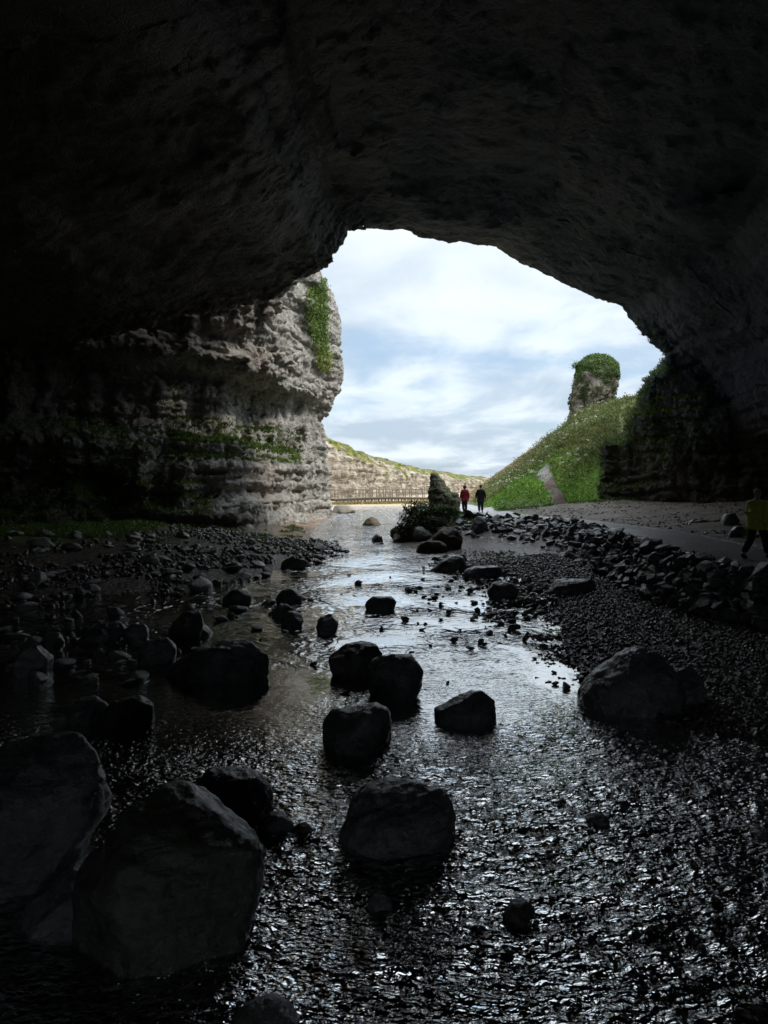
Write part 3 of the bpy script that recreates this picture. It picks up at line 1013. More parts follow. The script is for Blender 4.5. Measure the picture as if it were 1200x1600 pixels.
BO = [
    # outline, foot y, depth, label, material, strata
    ([(128, 1340), (150, 1290), (200, 1250), (245, 1237), (290, 1240), (350, 1268), (395, 1290), (412, 1320), (410, 1380), (395, 1440), (370, 1490), (330, 1540), (240, 1560), (150, 1520), (125, 1430)], 1515, 1.0, 'largest foreground boulder, dark with a pale ribbed crest', M_WETG, 1.0),
    ([(-90, 1240), (-40, 1185), (0, 1170), (60, 1155), (130, 1152), (155, 1172), (172, 1215), (170, 1260), (150, 1300), (130, 1340), (60, 1390), (0, 1410), (-80, 1390)], 1400, 1.1, 'grey dented boulder cut by the left edge of the picture', M_WET, .3),
    ([(20, 1450), (50, 1405), (95, 1370), (135, 1345), (165, 1380), (175, 1440), (140, 1490), (40, 1500)], 1470, .7, 'low smooth boulder wedged between the two big foreground boulders', M_WET, .2),
    ([(298, 1215), (330, 1200), (362, 1203), (402, 1212), (420, 1240), (426, 1272), (405, 1300), (350, 1300), (300, 1270)], 1290, .6, 'cracked dark boulder behind the largest foreground boulder', M_WET, .3),
    ([(535, 1282), (545, 1256), (575, 1241), (630, 1229), (682, 1225), (702, 1246), (711, 1272), (700, 1312), (665, 1345), (600, 1352), (550, 1335), (533, 1308)], 1335, .75, 'rounded boulder with a grooved shiny top in the foreground shallows', M_WET, 1.4),
    ([(505, 1132), (515, 1113), (550, 1110), (590, 1101), (610, 1109), (613, 1150), (600, 1178), (545, 1188), (508, 1172)], 1178, .75, 'squarish dark boulder nearer than the overlapping pair in mid stream', M_WET, .3),
    ([(679, 1106), (700, 1098), (728, 1087), (755, 1079), (773, 1094), (772, 1126), (732, 1138), (682, 1134)], 1133, .6, 'smooth wedge boulder rising to the right, alone in bright water', M_WET, .3),
    ([(511, 1028), (530, 1012), (560, 1005), (592, 1012), (604, 1032), (588, 1058), (552, 1064), (525, 1052)], 1062, .85, 'domed boulder, left one of the overlapping mid-stream pair', M_WETG, .5),
    ([(574, 1046), (588, 1022), (610, 1018), (642, 1025), (663, 1046), (658, 1072), (636, 1096), (600, 1101), (578, 1085)], 1096, .75, 'lumpy boulder, right one of the overlapping mid-stream pair', M_WET, .5),
    ([(905, 1078), (930, 1055), (970, 1034), (1006, 1016), (1028, 1024), (1052, 1045), (1066, 1080), (1055, 1118), (985, 1130), (925, 1126), (908, 1098)], 1118, 1.1, 'large wedge-shaped boulder with sloping left side on the gravel', M_WET, .5),
    ([(1044, 1062), (1060, 1048), (1082, 1041), (1095, 1058), (1099, 1095), (1078, 1115), (1046, 1112)], 1106, .6, 'upright block leaning on the right side of the large wedge boulder', M_WET, .4),
    ([(262, 1046), (300, 1022), (350, 1005), (395, 1002), (416, 1020), (424, 1046), (414, 1064), (350, 1076), (268, 1070)], 1066, .9, 'long ribbed boulder at the edge of the dark left pool', M_WET, 1.2),
    ([(160, 1112), (180, 1093), (215, 1091), (240, 1104), (242, 1122), (225, 1138), (180, 1142), (162, 1130)], 1137, .45, 'rounded boulder in dark water, right of its twin', M_WET, .6),
    ([(105, 1110), (125, 1092), (158, 1090), (170, 1110), (166, 1135), (120, 1138)], 1132, .45, 'darker half-sunk boulder in dark water, left of its twin', M_WET, .2),
    ([(215, 1015), (232, 999), (260, 996), (275, 1012), (272, 1032), (248, 1044), (218, 1038)], 1038, .45, 'rounded boulder just left of the long ribbed boulder', M_WET, .3),
    ([(264, 985), (286, 956), (312, 954), (319, 975), (312, 996), (288, 1004), (268, 1000)], 1000, .5, 'tall leaning boulder on the left shoal', M_WETG, .3),
    ([(345, 936), (358, 923), (380, 919), (395, 930), (392, 946), (350, 948)], 945, .5, 'dark boulder at the far side of the left shoal', M_WET, .3),
    ([(430, 935), (442, 921), (464, 919), (474, 934), (470, 948), (435, 950)], 947, .5, 'dark block at the stream edge, farthest of a tight cluster', M_WET, .3),
    ([(425, 957), (438, 944), (455, 945), (461, 958), (450, 967), (430, 966)], 964, .35, 'small rounded boulder in the middle of a tight cluster', M_WET, .3),
    ([(439, 968), (450, 955), (469, 956), (476, 970), (466, 980), (444, 980)], 978, .35, 'small boulder, nearest of a tight cluster by the stream', M_WET, .3),
    ([(493, 978), (500, 963), (520, 962), (529, 974), (522, 991), (500, 994)], 991, .38, 'round dark boulder alone at the left edge of bright water', M_WET, .3),
    ([(570, 943), (583, 932), (610, 932), (619, 940), (612, 956), (575, 957)], 955, .5, 'flat-topped dark boulder in the middle of bright water', M_WET, .3),
    ([(760, 925), (772, 911), (795, 907), (809, 918), (810, 935), (770, 940)], 938, .6, 'domed dark boulder where the bright water meets the gravel', M_WET, .3),
    ([(852, 918), (868, 906), (924, 907), (933, 915), (926, 930), (870, 934), (852, 928)], 931, .8, 'long low boulder with a pale wet top on the gravel shore', M_WET, .8),
    ([(672, 889), (690, 876), (716, 866), (729, 872), (729, 888), (700, 896), (675, 895)], 894, .7, 'jagged dark rock standing at the far edge of the bright shallows', M_WET, .5),
    ([(724, 893), (745, 885), (782, 885), (788, 900), (740, 908), (726, 904)], 906, .7, 'flat dark rock beside the jagged one in the far shallows', M_WET, .5),
    ([(648, 857), (660, 847), (685, 844), (699, 852), (696, 865), (655, 867)], 864, .9, 'brown rounded boulder at the water below the mossy bank', M_BROWN, .3),
    ([(674, 840), (690, 825), (711, 824), (723, 840), (720, 860), (690, 864)], 861, 1.0, 'tall brown boulder against the foot of the mossy bank', M_BROWN, .4),
    ([(566, 819), (574, 810), (580, 807), (590, 811), (596, 819), (592, 823), (568, 823)], 821, 1.0, 'pointed brown rock far up the stream', M_BROWN, .3),
    ([(580, 842), (588, 834), (597, 838), (599, 845), (590, 848), (581, 847)], 847, .5, 'small dark rock in riffled water, nearer than the pointed one', M_WET, .3),
    ([(574, 1412), (585, 1400), (602, 1400), (613, 1412), (610, 1426), (590, 1430), (577, 1424)], 1427, .16, 'smooth light grey cobble in front of the grooved boulder', mat_boulder('grey_cobble', (.10, .10, .10), (.26, .26, .25), .25, .5), .2),
    ([(360, 1600), (385, 1578), (415, 1568), (440, 1578), (465, 1600), (455, 1650), (370, 1650)], 1640, .35, 'grey rock peeping in at the bottom edge of the picture', M_STONE, .8),
    ([(782, 1425), (800, 1410), (825, 1410), (838, 1424), (832, 1445), (790, 1446)], 1442, .22, 'low greenish rock barely breaking the foreground ripples', M_WETG, .3),
    ([(405, 1283), (420, 1272), (442, 1271), (458, 1283), (462, 1296), (440, 1304), (412, 1302)], 1302, .2, 'small pale stone between the largest boulder and the stream', M_STONE, .4),
    ([(454, 1298), (466, 1289), (480, 1288), (488, 1298), (476, 1308), (458, 1309)], 1307, .16, 'small tan stone at the tip of the foreground boulder cluster', M_BROWN, .4),
    ([(915, 1280), (930, 1271), (950, 1275), (952, 1290), (918, 1292)], 1290, .2, 'sharp small rock in the ripples below the wedge-shaped boulder', M_WET, .4),
    ([(1180, 1105), (1195, 1096), (1225, 1098), (1230, 1115), (1185, 1120)], 1117, .4, 'low rock cut by the right edge of the picture', M_WET, .4),
    ([(1170, 1305), (1185, 1297), (1215, 1300), (1220, 1315), (1175, 1318)], 1316, .3, 'flat dark rock at the right edge of the foreground ripples', M_WET, .4),
    ([(20, 1050), (35, 1015), (60, 1007), (80, 1030), (75, 1055), (40, 1062)], 1058, .5, 'leaning dark boulder at the far left of the shoal', M_WET, .4),
    ([(60, 1005), (70, 990), (92, 988), (104, 1000), (90, 1010)], 1009, .4, 'shiny-topped boulder behind the leaning one on the left shoal', M_WET, .4),
    ([(120, 1000), (150, 975), (185, 972), (195, 990), (170, 1005), (130, 1008)], 1006, .7, 'long flat slab lying across the left shoal', M_WET, .6),
    ([(195, 985), (205, 975), (228, 975), (235, 990), (225, 1002), (200, 1002)], 1000, .4, 'blocky stone between the long slab and tall leaning boulder', M_WET, .3),
    ([(516, 799), (519, 791), (530, 789), (545, 790), (552, 796), (560, 799), (540, 803)], 802, 3.0, 'long pale slab at the foot of the left cliff corner', M_PALE, .3),
]
for i, (pts, by, dp, lab, mt, stt) in enumerate(BO):
    big = (max(p[0] for p in pts) - min(p[0] for p in pts)) > 150
    outline_boulder(pts, by, dp, lab, mt, 100 + i * 7, sub=6 if big else (5 if by > 1000 else 4), strat=stt)

# rocks on the path side
for pts, z0, by, dp, lab in [
    ([(1128, 812), (1132, 803), (1148, 801), (1156, 812), (1150, 822), (1130, 822)], 1.25, 821, .6, 'square dark rock beside the path, behind the walker in yellow'),
    ([(1072, 820), (1085, 812), (1110, 813), (1118, 820), (1090, 824)], 1.1, 822, .6, 'flat shiny slab lying on the far edge of the path'),
    ([(1138, 832), (1150, 822), (1168, 822), (1176, 834), (1160, 842), (1142, 840)], 1.1, 841, .6, 'low rock by the knee of the walker in yellow'),
]:
    outline_boulder(pts, by, dp, lab, M_WET, rnd.randint(1, 999), zc=z0, sub=4)

# mossy pinnacle by the walkers
pin = outline_boulder([(673, 798), (671, 770), (671, 748), (675, 741), (682, 743), (692, 756), (702, 765), (714, 772), (720, 785), (720, 802), (690, 806)], 801, 1.8, 'pointed moss-covered rock beside the path, left of the two walkers', M_MOSSROCK, 61, name='rock_pinnacle', cat='rock', zc=.9, sub=6, pw=2.2, skirt=.1, rough=2.6, nf=4)

# stones of countable size: shoals, left cobble bank, mid-stream
SM = [stone_mesh('stone_shape', 200 + i, 3, (1, rnd.uniform(.7, .95), rnd.uniform(.5, .75)), M_STONE, .12, 10) for i in range(10)]
count = {'n': 0}


ANCH = [((590, 945), 'flat-topped mid-stream boulder'), ((510, 978), 'round boulder edging bright water'), ((785, 923), 'domed boulder by the gravel'), ((892, 920), 'long low pale-topped boulder'), ((700, 882), 'jagged far rock'), ((555, 1035), 'overlapping boulder pair'), ((620, 1060), 'overlapping boulder pair'), ((727, 1110), 'smooth wedge boulder'), ((985, 1075), 'large wedge-shaped boulder'), ((450, 950), 'tight boulder cluster by the stream'), ((345, 1040), 'long ribbed boulder'), ((290, 978), 'tall leaning boulder'), ((245, 1018), 'rounded shoal boulder'), ((50, 1035), 'leftmost leaning boulder'), ((155, 990), 'long flat slab of the shoal'), ((200, 1115), 'twin boulders in dark water'), ((370, 935), 'farthest shoal boulder'), ((310, 815), 'buttress under the left cliff'), ((500, 800), 'left cliff corner'), ((110, 810), 'green strip under the left cliff'), ((590, 842), 'small dark rock in riffled water'), ((675, 856), 'brown boulder below the mossy bank')]


def stone_label(x, y, r, what):
    ix, iy = 600 + x / y * FOC, HOR + EYE / y * FOC
    k = min(range(len(ANCH)), key=lambda q: math.hypot((ANCH[q][0][0] - ix), 1.6 * (ANCH[q][0][1] - iy)))
    dx, dy = ix - ANCH[k][0][0], 1.6 * (iy - ANCH[k][0][1])
    d = math.hypot(dx, dy)
    if abs(dx) > abs(dy):
        w = 'left of' if dx < 0 else 'right of'
    else:
        w = 'beyond' if dy < 0 else 'nearer than'
    far = 'just' if d < 35 else ('a little' if d < 75 else 'well')
    sz = 'tiny' if r < .06 else 'small' if r < .11 else 'mid-sized' if r < .2 else 'large'
    w_ = ('%s %s %s %s the %s' % (sz, what, far, w, ANCH[k][1])).split()
    return ' '.join(w_ if len(w_) <= 16 else [q for q in w_ if q not in ('of', 'in', 'the') or q == w_[-1]][:16])


def put_stone(x, y, r, label, group, sink=.3, z=None):
    me = rnd.choice(SM)
    o = bpy.data.objects.new('stone', me)
    zz_ = float(gz(x, y)[0]) if z is None else z
    o.location = (x, y, zz_ + r * (.55 - sink))
    o.rotation_euler = (rnd.uniform(-.3, .3), rnd.uniform(-.3, .3), rnd.uniform(0, 6.28))
    s = r * rnd.uniform(.85, 1.15)
    o.scale = (s * rnd.uniform(.9, 1.3), s * rnd.uniform(.8, 1.1), s * rnd.uniform(.6, 1.1))
    col.objects.link(o)
    tag(o, stone_label(x, y, s, label), 'stone', group)
    count['n'] += 1
    return o


G1 = ('dark stone in bright water', 'small stones in the bright shallows')
for (sx, sy, w) in [(710, 1003, 19), (803, 985, 20), (632, 970, 15), (735, 1015, 15), (752, 1005, 14), (690, 945, 12), (700, 962, 10), (643, 1022, 14), (718, 985, 10), (672, 1010, 7), (885, 1076, 20), (868, 1070, 12), (850, 1010, 10), (822, 968, 16), (780, 975, 16), (790, 995, 10), (765, 990, 12), (757, 1008, 10), (845, 1000, 9), (866, 1052, 10), (700, 920, 14), (655, 920, 10), (640, 925, 12), (680, 935, 12), (560, 912, 10), (545, 900, 9), (597, 985, 12), (660, 985, 10), (490, 1040, 15), (540, 1085, 14), (700, 1068, 10), (835, 1030, 9), (740, 968, 16), (765, 962, 14), (815, 940, 20), (840, 925, 18), (830, 950, 16), (735, 925, 18), (712, 905, 12)]:
    p = onz(sx, sy)
    put_stone(p.x, p.y, w / FOC * p.y * .55, *G1, sink=.2, z=0)
for i in range(75):
    # cluster across the shallows, photo region x 600-880 y 890-1000
    t = rnd.random()
    sx = 600 + 250 * rnd.betavariate(2.2, 1.6) + rnd.gauss(0, 15); sy = 893 + 100 * rnd.betavariate(1.3, 2)
    p = onz(sx, sy)
    put_stone(p.x, p.y, rnd.uniform(.04, .11), *G1, sink=.25, z=0)
G2 = ('cobble', 'cobbles on the left bank')
n2 = 0
while n2 < 105:
    sx, sy = rnd.uniform(0, 520), rnd.uniform(850, 935)
    lo_ = np.interp(sx, [0, 250, 400, 520], [865, 858, 855, 856]); hi_ = np.interp(sx, [0, 250, 400, 520], [940, 925, 900, 868])
    if not lo_ < sy < hi_:
        continue
    p = onz(sx, sy, .15)
    put_stone(p.x, p.y, rnd.uniform(.12, .32) * (1 if rnd.random() < .85 else 1.5), *G2, sink=.25)
    n2 += 1
G3 = ('wet stone', 'stones on the left shoal')
n3 = 0
while n3 < 80:
    sx, sy = rnd.uniform(0, 520), rnd.uniform(935, 1075)
    hi_ = np.interp(sx, [0, 200, 400, 520], [1090, 1075, 1005, 975])
    if sy > hi_:
        continue
    p = onz(sx, sy, 0)
    put_stone(p.x, p.y, rnd.choice((.07, .1, .13, .17, .24)) * rnd.uniform(.8, 1.2), *G3, sink=.25, z=max(-.02, float(gz(p.x, p.y)[0])))
    n3 += 1


# ------------------------------------------------------------------ merged pebble beds (stuff)
def scatter(base_list, P, S, rot, name, mat, squash=.6, colr=None, smooth=True, tilt=.4):
    """join many small pebbles into one mesh"""
    Vs, Fs, off = [], [], 0
    n = len(P)
    which = RG.integers(0, len(base_list), n)
    for k, (bv, bf) in enumerate(base_list):
        sel = np.where(which == k)[0]
        if len(sel) == 0:
            continue
        m = len(sel)
        a = rot[sel]
        ca, sa = np.cos(a), np.sin(a)
        tx = RG.normal(0, tilt, m); ty = RG.normal(0, tilt, m)
        v = np.repeat(bv[None], m, 0) * S[sel][:, None, :]
        x, y, z = v[..., 0], v[..., 1], v[..., 2]
        z2 = z + x * np.sin(tx)[:, None] + y * np.sin(ty)[:, None]
        X = x * ca[:, None] - y * sa[:, None] + P[sel, 0][:, None]
        Y = x * sa[:, None] + y * ca[:, None] + P[sel, 1][:, None]
        Z = z2 + P[sel, 2][:, None]
        Vs.append(np.stack([X, Y, Z], -1).reshape(-1, 3))
        Fs.append((bf[None] + (np.arange(m) * len(bv))[:, None, None] + off).reshape(-1, bf.shape[1]))
        off += m * len(bv)
    return mesh_np(name, np.concatenate(Vs), np.concatenate(Fs), smooth, [mat])


PEB = []
for i in range(6):
    v, f = ICO[1]
    vv = facet(v.copy(), 5, 300 + i, .7, .95, .1)
    PEB.append((vv.astype(F32), f))
PEB0 = []
bm = bmesh.new(); bmesh.ops.create_icosphere(bm, subdivisions=1, radius=1)
bm.free()


def ico0():
    t = (1 + 5 ** .5) / 2
    v = np.array([(-1, t, 0), (1, t, 0), (-1, -t, 0), (1, -t, 0), (0, -1, t), (0, 1, t), (0, -1, -t), (0, 1, -t), (t, 0, -1), (t, 0, 1), (-t, 0, -1), (-t, 0, 1)], F32)
    v /= np.linalg.norm(v[0])
    f = np.array([(0, 11, 5), (0, 5, 1), (0, 1, 7), (0, 7, 10), (0, 10, 11), (1, 5, 9), (5, 11, 4), (11, 10, 2), (10, 7, 6), (7, 1, 8), (3, 9, 4), (3, 4, 2), (3, 2, 6), (3, 6, 8), (3, 8, 9), (4, 9, 5), (2, 4, 11), (6, 2, 10), (8, 6, 7), (9, 8, 1)], np.int32)
    return v, f


for i in range(8):
    v, f = ico0()
    r = np.random.default_rng(400 + i)
    v = v * (1 + r.uniform(-.22, .22, (12, 1))).astype(F32)
    PEB0.append((v, f))


def pebbles(name, region, n, r0, r1, mat, kindlabel, zoff=0.0, accept=None, squash=(.5, .8)):
    x0, x1, y0, y1 = region
    Y = y0 + (y1 - y0) * RG.random(n) ** 1.35
    X = RG.uniform(x0, x1, n)
    g, dw_, r_, hz_, inT_, lb_ = gz_fn(X, Y, True)
    ok = accept(X, Y, g, dw_, r_, hz_)
    X, Y, g = X[ok], Y[ok], g[ok]
    n = len(X)
    rad = r0 + (r1 - r0) * RG.random(n) ** 2.2
    rad = rad * (.8 + np.clip(Y / 14, .4, 2.2) * .5)
    S = np.stack([rad, rad * RG.uniform(.65, 1, n), rad * RG.uniform(*squash, n)], 1).astype(F32)
    P = np.stack([X, Y, g + S[:, 2] * .35 + zoff], 1)
    me = scatter(PEB0, P, S, RG.uniform(0, 6.28, n), name, mat)
    o = link(name, me)
    tag(o, kindlabel, 'gravel', None, 'stuff')
    return o


M_PEB = mat_boulder('wet_pebbles', (.05, .042, .036), (.30, .25, .20), .1, .4, 0, 3.0)
M_PEBD = mat_boulder('shingle', (.03, .026, .022), (.15, .125, .10), .2, .6, 0, 3.0)
M_PEB2 = mat_boulder('stream_pebbles', (.03, .022, .018), (.17, .12, .09), .12, .4, 0, 3.0)
pebbles('gravel', (1.5, 8.5, 7.2, 27), 36000, .010, .042, M_PEB, 'wet grey pebbles covering the right hand shore', 0,
        lambda X, Y, g, d, r, h: (d > -.6 - .9 * RG.random(len(X)) ** 3) & (r < .45) & (X < Y * .56 + .5))
pebbles('stream_gravel', (-4.5, 7, 3.2, 11), 17000, .02, .075, M_PEB2, 'brown and dark pebbles under and through the shallow ripples', 0,
        lambda X, Y, g, d, r, h: (d < .2) & (np.abs(X) < Y * .56 + .4))
pebbles('bank_gravel', (-14, 0, 13, 36), 12000, .015, .08, M_PEBD, 'dark shingle between the cobbles of the left bank', 0,
        lambda X, Y, g, d, r, h: (d > -.9) & (g < .75) & (g > -.12) & (X > -Y * .56) & (perlin(X * .45, Y * .45, 0 * X, 26) > -.2))

pebbles('path_gravel', (4, 20, 13, 46), 9000, .012, .045, M_PEB, 'loose grit and small stones on the path and beside it', 0,
        lambda X, Y, g, d, r, h: (r > .97) & (h < .15) & (X < Y * .56) & (polyline_d(X, Y, PATH) > 1.25 + .3 * perlin(X, Y, 0 * X, 6)) & (perlin(X * .5, Y * .5, 0 * X, 16) > -.15))
pebbles('shallows_gravel', (-1.5, 5.5, 10.5, 28), 7500, .025, .08, M_PEB, 'little flat stones strewn through the bright shallows', .13,
        lambda X, Y, g, d, r, h: (d < 0) & (X > -.4 + (28 - Y) * .0) & (np.abs((Y - 21) / 6 + .25 * perlin(X, Y, 0 * X, 3) * 3) < 1.0) & (perlin(X * .8, Y * .5, 0 * X, 8) > -.05 - (X > 1) * .2) & (g < -.02))
pebbles('shoal_gravel', (-10, -.8, 9.5, 20), 5000, .03, .09, M_PEBD, 'small dark stones between the boulders of the left shoal', .1,
        lambda X, Y, g, d, r, h: (d < 0) & (X > -Y * .56) & (X < -1.2 - (Y - 10) * .1) & (perlin(X * .7, Y * .7, 0 * X, 44) > .12))
# ================================================================== DRY STONE WALL
def hull_stone(seed, flat=1.0):
    r = np.random.default_rng(seed)
    bm = bmesh.new()
    for _ in range(15):
        d = r.normal(size=3); d /= np.linalg.norm(d)
        d = np.sign(d) * np.abs(d) ** .7
        bm.verts.new(d * r.uniform(.85, 1.05))
    res = bmesh.ops.convex_hull(bm, input=bm.verts)
    bmesh.ops.delete(bm, geom=[g for g in res['geom_interior'] if isinstance(g, bmesh.types.BMVert)], context='VERTS')
    bmesh.ops.recalc_face_normals(bm, faces=bm.faces)
    me = bpy.data.meshes.new('wall_stone_shape')
    bm.to_mesh(me); bm.free()
    me.materials.append(M_SLATE)
    return me


HS = [hull_stone(500 + i) for i in range(14)]
wall = empty('dry_stone_wall', (7.2, 15, .2))
tag(wall, 'tumbled dry stone retaining wall curving along the river side of the path', 'stone wall')
# sample stones between BASE and TOP
Tp = np.array([p for p in TOP if 9 < p[1] < 36.5 or p[0] > 5.3 and p[1] > 30][:], float)
Tp = np.array([(7.9, 12.4), (7.5, 13.8), (7.35, 15.8), (7.15, 17.5), (7.7, 21.2), (8.2, 25.5), (8.5, 30.8), (7.3, 34.7), (5.5, 36.4), (3.8, 36.6)])
Bp = np.array([(7.5, 12.1), (7.0, 13.2), (6.5, 14.5), (6.3, 17), (6.5, 19.5), (6.6, 23.7), (6.6, 26), (6.3, 28.7), (5.0, 32.3), (3.4, 33.4)])


def along(P, t):
    s = np.concatenate([[0], np.cumsum(np.linalg.norm(np.diff(P, axis=0), axis=1))])
    s /= s[-1]
    return np.array([np.interp(t, s, P[:, 0]), np.interp(t, s, P[:, 1])])


stones = []
t = 0.0
while t < 1:
    a, b = along(Bp, t), along(Tp, t)
    Ym = (a[1] + b[1]) / 2
    size = rnd.uniform(.125, .215) * (1 if Ym < 22 else 1.15)
    zt = np.interp(Ym, [12, 16, 34], [1.16, 1.22, 1.32]); zb = np.interp(Ym, [12, 17, 34], [.34, .18, .0])
    rows = 8 if Ym < 21 else 6
    for k in range(rows):
        u = (k + rnd.uniform(.1, .9)) / rows
        p = a * (1 - u) + b * u
        z = zb + (zt - zb) * (u ** .8)
        stones.append((p[0] + rnd.gauss(0, .07), p[1] + rnd.gauss(0, .07), z + rnd.gauss(0, .03), size * rnd.uniform(.65, 1.35), u))
    t += size * 1.25 / 27
stones.sort(key=lambda s: s[1] / s[3])
wloc = np.array(wall.location)


def st_xf(s):
    r = s[3]
    big = 1.25 if s[4] > .8 else 1
    sc_ = Matrix.Diagonal((r * rnd.uniform(.9, 1.5) * big, r * rnd.uniform(.7, 1.05), r * rnd.uniform(.32, .6), 1))
    rot = Matrix.Rotation(rnd.uniform(0, 6.28), 4, 'Z') @ Matrix.Rotation(rnd.gauss(0, .38), 4, 'X') @ Matrix.Rotation(rnd.gauss(0, .38), 4, 'Y')
    return Matrix.Translation(Vector(s[:3]) - wall.location) @ rot @ sc_


rest_v, rest_f, off = [], [], 0
for i, s in enumerate(stones):
    me = rnd.choice(HS)
    M = st_xf(s)
    if i < 298:
        o = bpy.data.objects.new('stone', me)
        o.parent = wall
        o.matrix_local = M
        col.objects.link(o)
    else:
        v = np.array([(M @ q.co)[:] for q in me.vertices], F32)
        f = [[j + off for j in p.vertices] for p in me.polygons]
        rest_v.append(v); rest_f += f; off += len(v)
if rest_v:
    me = mesh_np('rubble', np.concatenate(rest_v), np.array(rest_f), False, [M_SLATE])
    o = link('rubble', me, wall)
    o['kind'] = 'stuff'
# the tall pale-topped stone set in the far end of the wall
ps = outline_boulder([(735, 845), (736, 825), (742, 806), (750, 803), (758, 810), (764, 828), (762, 846)], 850, .8, 'upright pale-capped stone standing at the far end of the wall', mat_boulder('pale_capped_stone', (.05, .05, .05), (.3, .3, .3), .3, .6), 77, name='standing_stone', cat='stone', sub=4)

# ================================================================== ROCK STACK
def stack_outline():
    return [(889, 672), (890, 640), (893, 615), (898, 595), (904, 580), (903, 566), (912, 558), (930, 555), (950, 557), (962, 568), (965, 585), (962, 605), (958, 625), (957, 645), (950, 668), (920, 680)]


stack = outline_boulder(stack_outline(), 0, 3.6, 'tall free-standing rock tower topped with ivy on the green hill', M_PALE, 33, name='rock_tower', cat='rock tower', sub=6, zc=None, box=.7) if False else None
Ys = 66.0
P_ = np.array(stack_outline(), float)
Xo = (P_[:, 0] - 600) / FOC * Ys; Zo = EYE + (HOR - P_[:, 1]) / FOC * Ys


def stack_build():
    # lathe-like tower: width as a function of height on both sides, elliptical plan
    zs = np.linspace(Zo.min() - 2.2, Zo.max(), 100)
    Lp = [(672, 888), (655, 889), (640, 890), (615, 893), (595, 899), (580, 904), (572, 903), (565, 907), (559, 915), (556, 925), (555, 932)]
    Rp = [(672, 952), (655, 956), (640, 957), (625, 958), (605, 962), (590, 965), (580, 965), (570, 962), (562, 955), (557, 945), (555, 934)]

    def side(t):
        zz = EYE + (HOR - np.array([p[0] for p in t])) / FOC * Ys
        xx = (np.array([p[1] for p in t]) - 600) / FOC * Ys
        return np.interp(zs, zz, xx)
    xl_, xr_ = side(Lp), side(Rp)
    na = 150
    th = np.linspace(0, 2 * np.pi, na, endpoint=False)
    cxx = (xl_ + xr_) / 2; rx = (xr_ - xl_) / 2
    ry = rx * .85
    e = .75
    cx_ = np.sign(np.cos(th)) * np.abs(np.cos(th)) ** e; sy_ = np.sign(np.sin(th)) * np.abs(np.sin(th)) ** e
    nrm = np.maximum(np.abs(cx_), 1e-3)
    X = cxx[:, None] + rx[:, None] * cx_[None] * 1.0
    Y = Ys + ry[:, None] * sy_[None]
    Z = np.repeat(zs[:, None], na, 1)
    n = fbm(X, Y, Z, .9, 4, 81)
    st = perlin(X * .3, Y * .3, Z * 2.2, 85)
    d = .16 * n + .10 * st
    X = X + d * np.cos(th)[None]; Y = Y + d * np.sin(th)[None]
    V = np.stack([X, Y, Z], -1).reshape(-1, 3)
    I = np.arange(100 * na).reshape(100, na)
    J = np.roll(I, -1, 1)
    Q = np.stack([I[:-1], J[:-1], J[1:], I[1:]], -1).reshape(-1, 4)
    return V, Q


sv, sq = stack_build()
m, n = material('tower_rock')
co = n.n('ShaderNodeTexCoord').outputs['Object']
v = n.m('ADD', n.m('MULTIPLY', n.noise(n.map(co, (1, 1, .5)), 1.3, 7, .65, .5), .6), n.m('MULTIPLY', n.noise(co, 7, 5, .6), .4))
c = n.ramp(v, [(.36, (.07, .06, .05)), (.48, (.2, .17, .13)), (.58, (.38, .34, .29)), (.68, (.6, .55, .5))])
c = n.mix(n.mr(n.noise(co, 1.1, 5, .6), .45, .6), c, (.05, .065, .022))
n.out(n.bsdf(c, .9, n.bump(v, .4), .2))
sc0 = sv.mean(0)
tower = link('rock_tower', mesh_np('rock_tower', sv - sc0, sq, True, [m]), None, sc0.tolist())
tag(tower, 'tall free-standing rock tower topped with ivy on the green hill', 'rock tower')


# ================================================================== FOLIAGE
def tufts(P, Nn, h, w, colr, name, label=None, cat=None, kind='stuff', parent=None, nbl=4, lean=.5, ploc=None, droop=0.0):
    """each point gets nbl narrow blades (2 triangles each, bent), joined into one mesh"""
    P = np.repeat(np.asarray(P, F32), nbl, 0); h = np.repeat(np.asarray(h, F32), nbl); w = np.repeat(np.asarray(w, F32), nbl)
    C = np.repeat(np.asarray(colr, F32), nbl, 0)
    Nn = np.repeat(np.asarray(Nn, F32), nbl, 0)
    m = len(P)
    a = RG.uniform(0, 2 * np.pi, m)
    side = np.stack([np.cos(a), np.sin(a), RG.normal(0, .2, m)], 1)
    ln = RG.normal(0, lean, (m, 3)) * np.array([1, 1, .3])
    up = Nn + ln; up /= np.linalg.norm(up, axis=1)[:, None]
    hh = (h * RG.uniform(.55, 1.2, m))[:, None]
    root = P + RG.normal(0, 1, (m, 3)) * (w * 1.4)[:, None] * np.array([1, 1, .2])
    mid = root + up * hh * .55 + side * w[:, None] * .5
    mid2 = root + up * hh * .55 - side * w[:, None] * .5
    tip = root + up * hh + ln * hh * .35 - np.array([0, 0, 1]) * droop * hh
    b1_ = root + side * w[:, None] * .35; b2_ = root - side * w[:, None] * .35
    V = np.stack([b1_, b2_, mid2, mid, tip], 1).reshape(-1, 3)
    k = np.arange(m) * 5
    Ft = np.concatenate([np.stack([k, k + 1, k + 2], 1), np.stack([k, k + 2, k + 3], 1), np.stack([k + 3, k + 2, k + 4], 1)])
    C = C * RG.uniform(.65, 1.35, (m, 1))
    Cv = np.repeat(C, 5, 0)
    if ploc is not None:
        V = V - np.array(ploc, F32)
    me = mesh_np(name, V, Ft, False, [M_LEAF], {'tone': Cv})
    o = link(name, me, parent)
    if kind: o['kind'] = kind
    if label: o['label'] = label
    if cat: o['category'] = cat
    return o


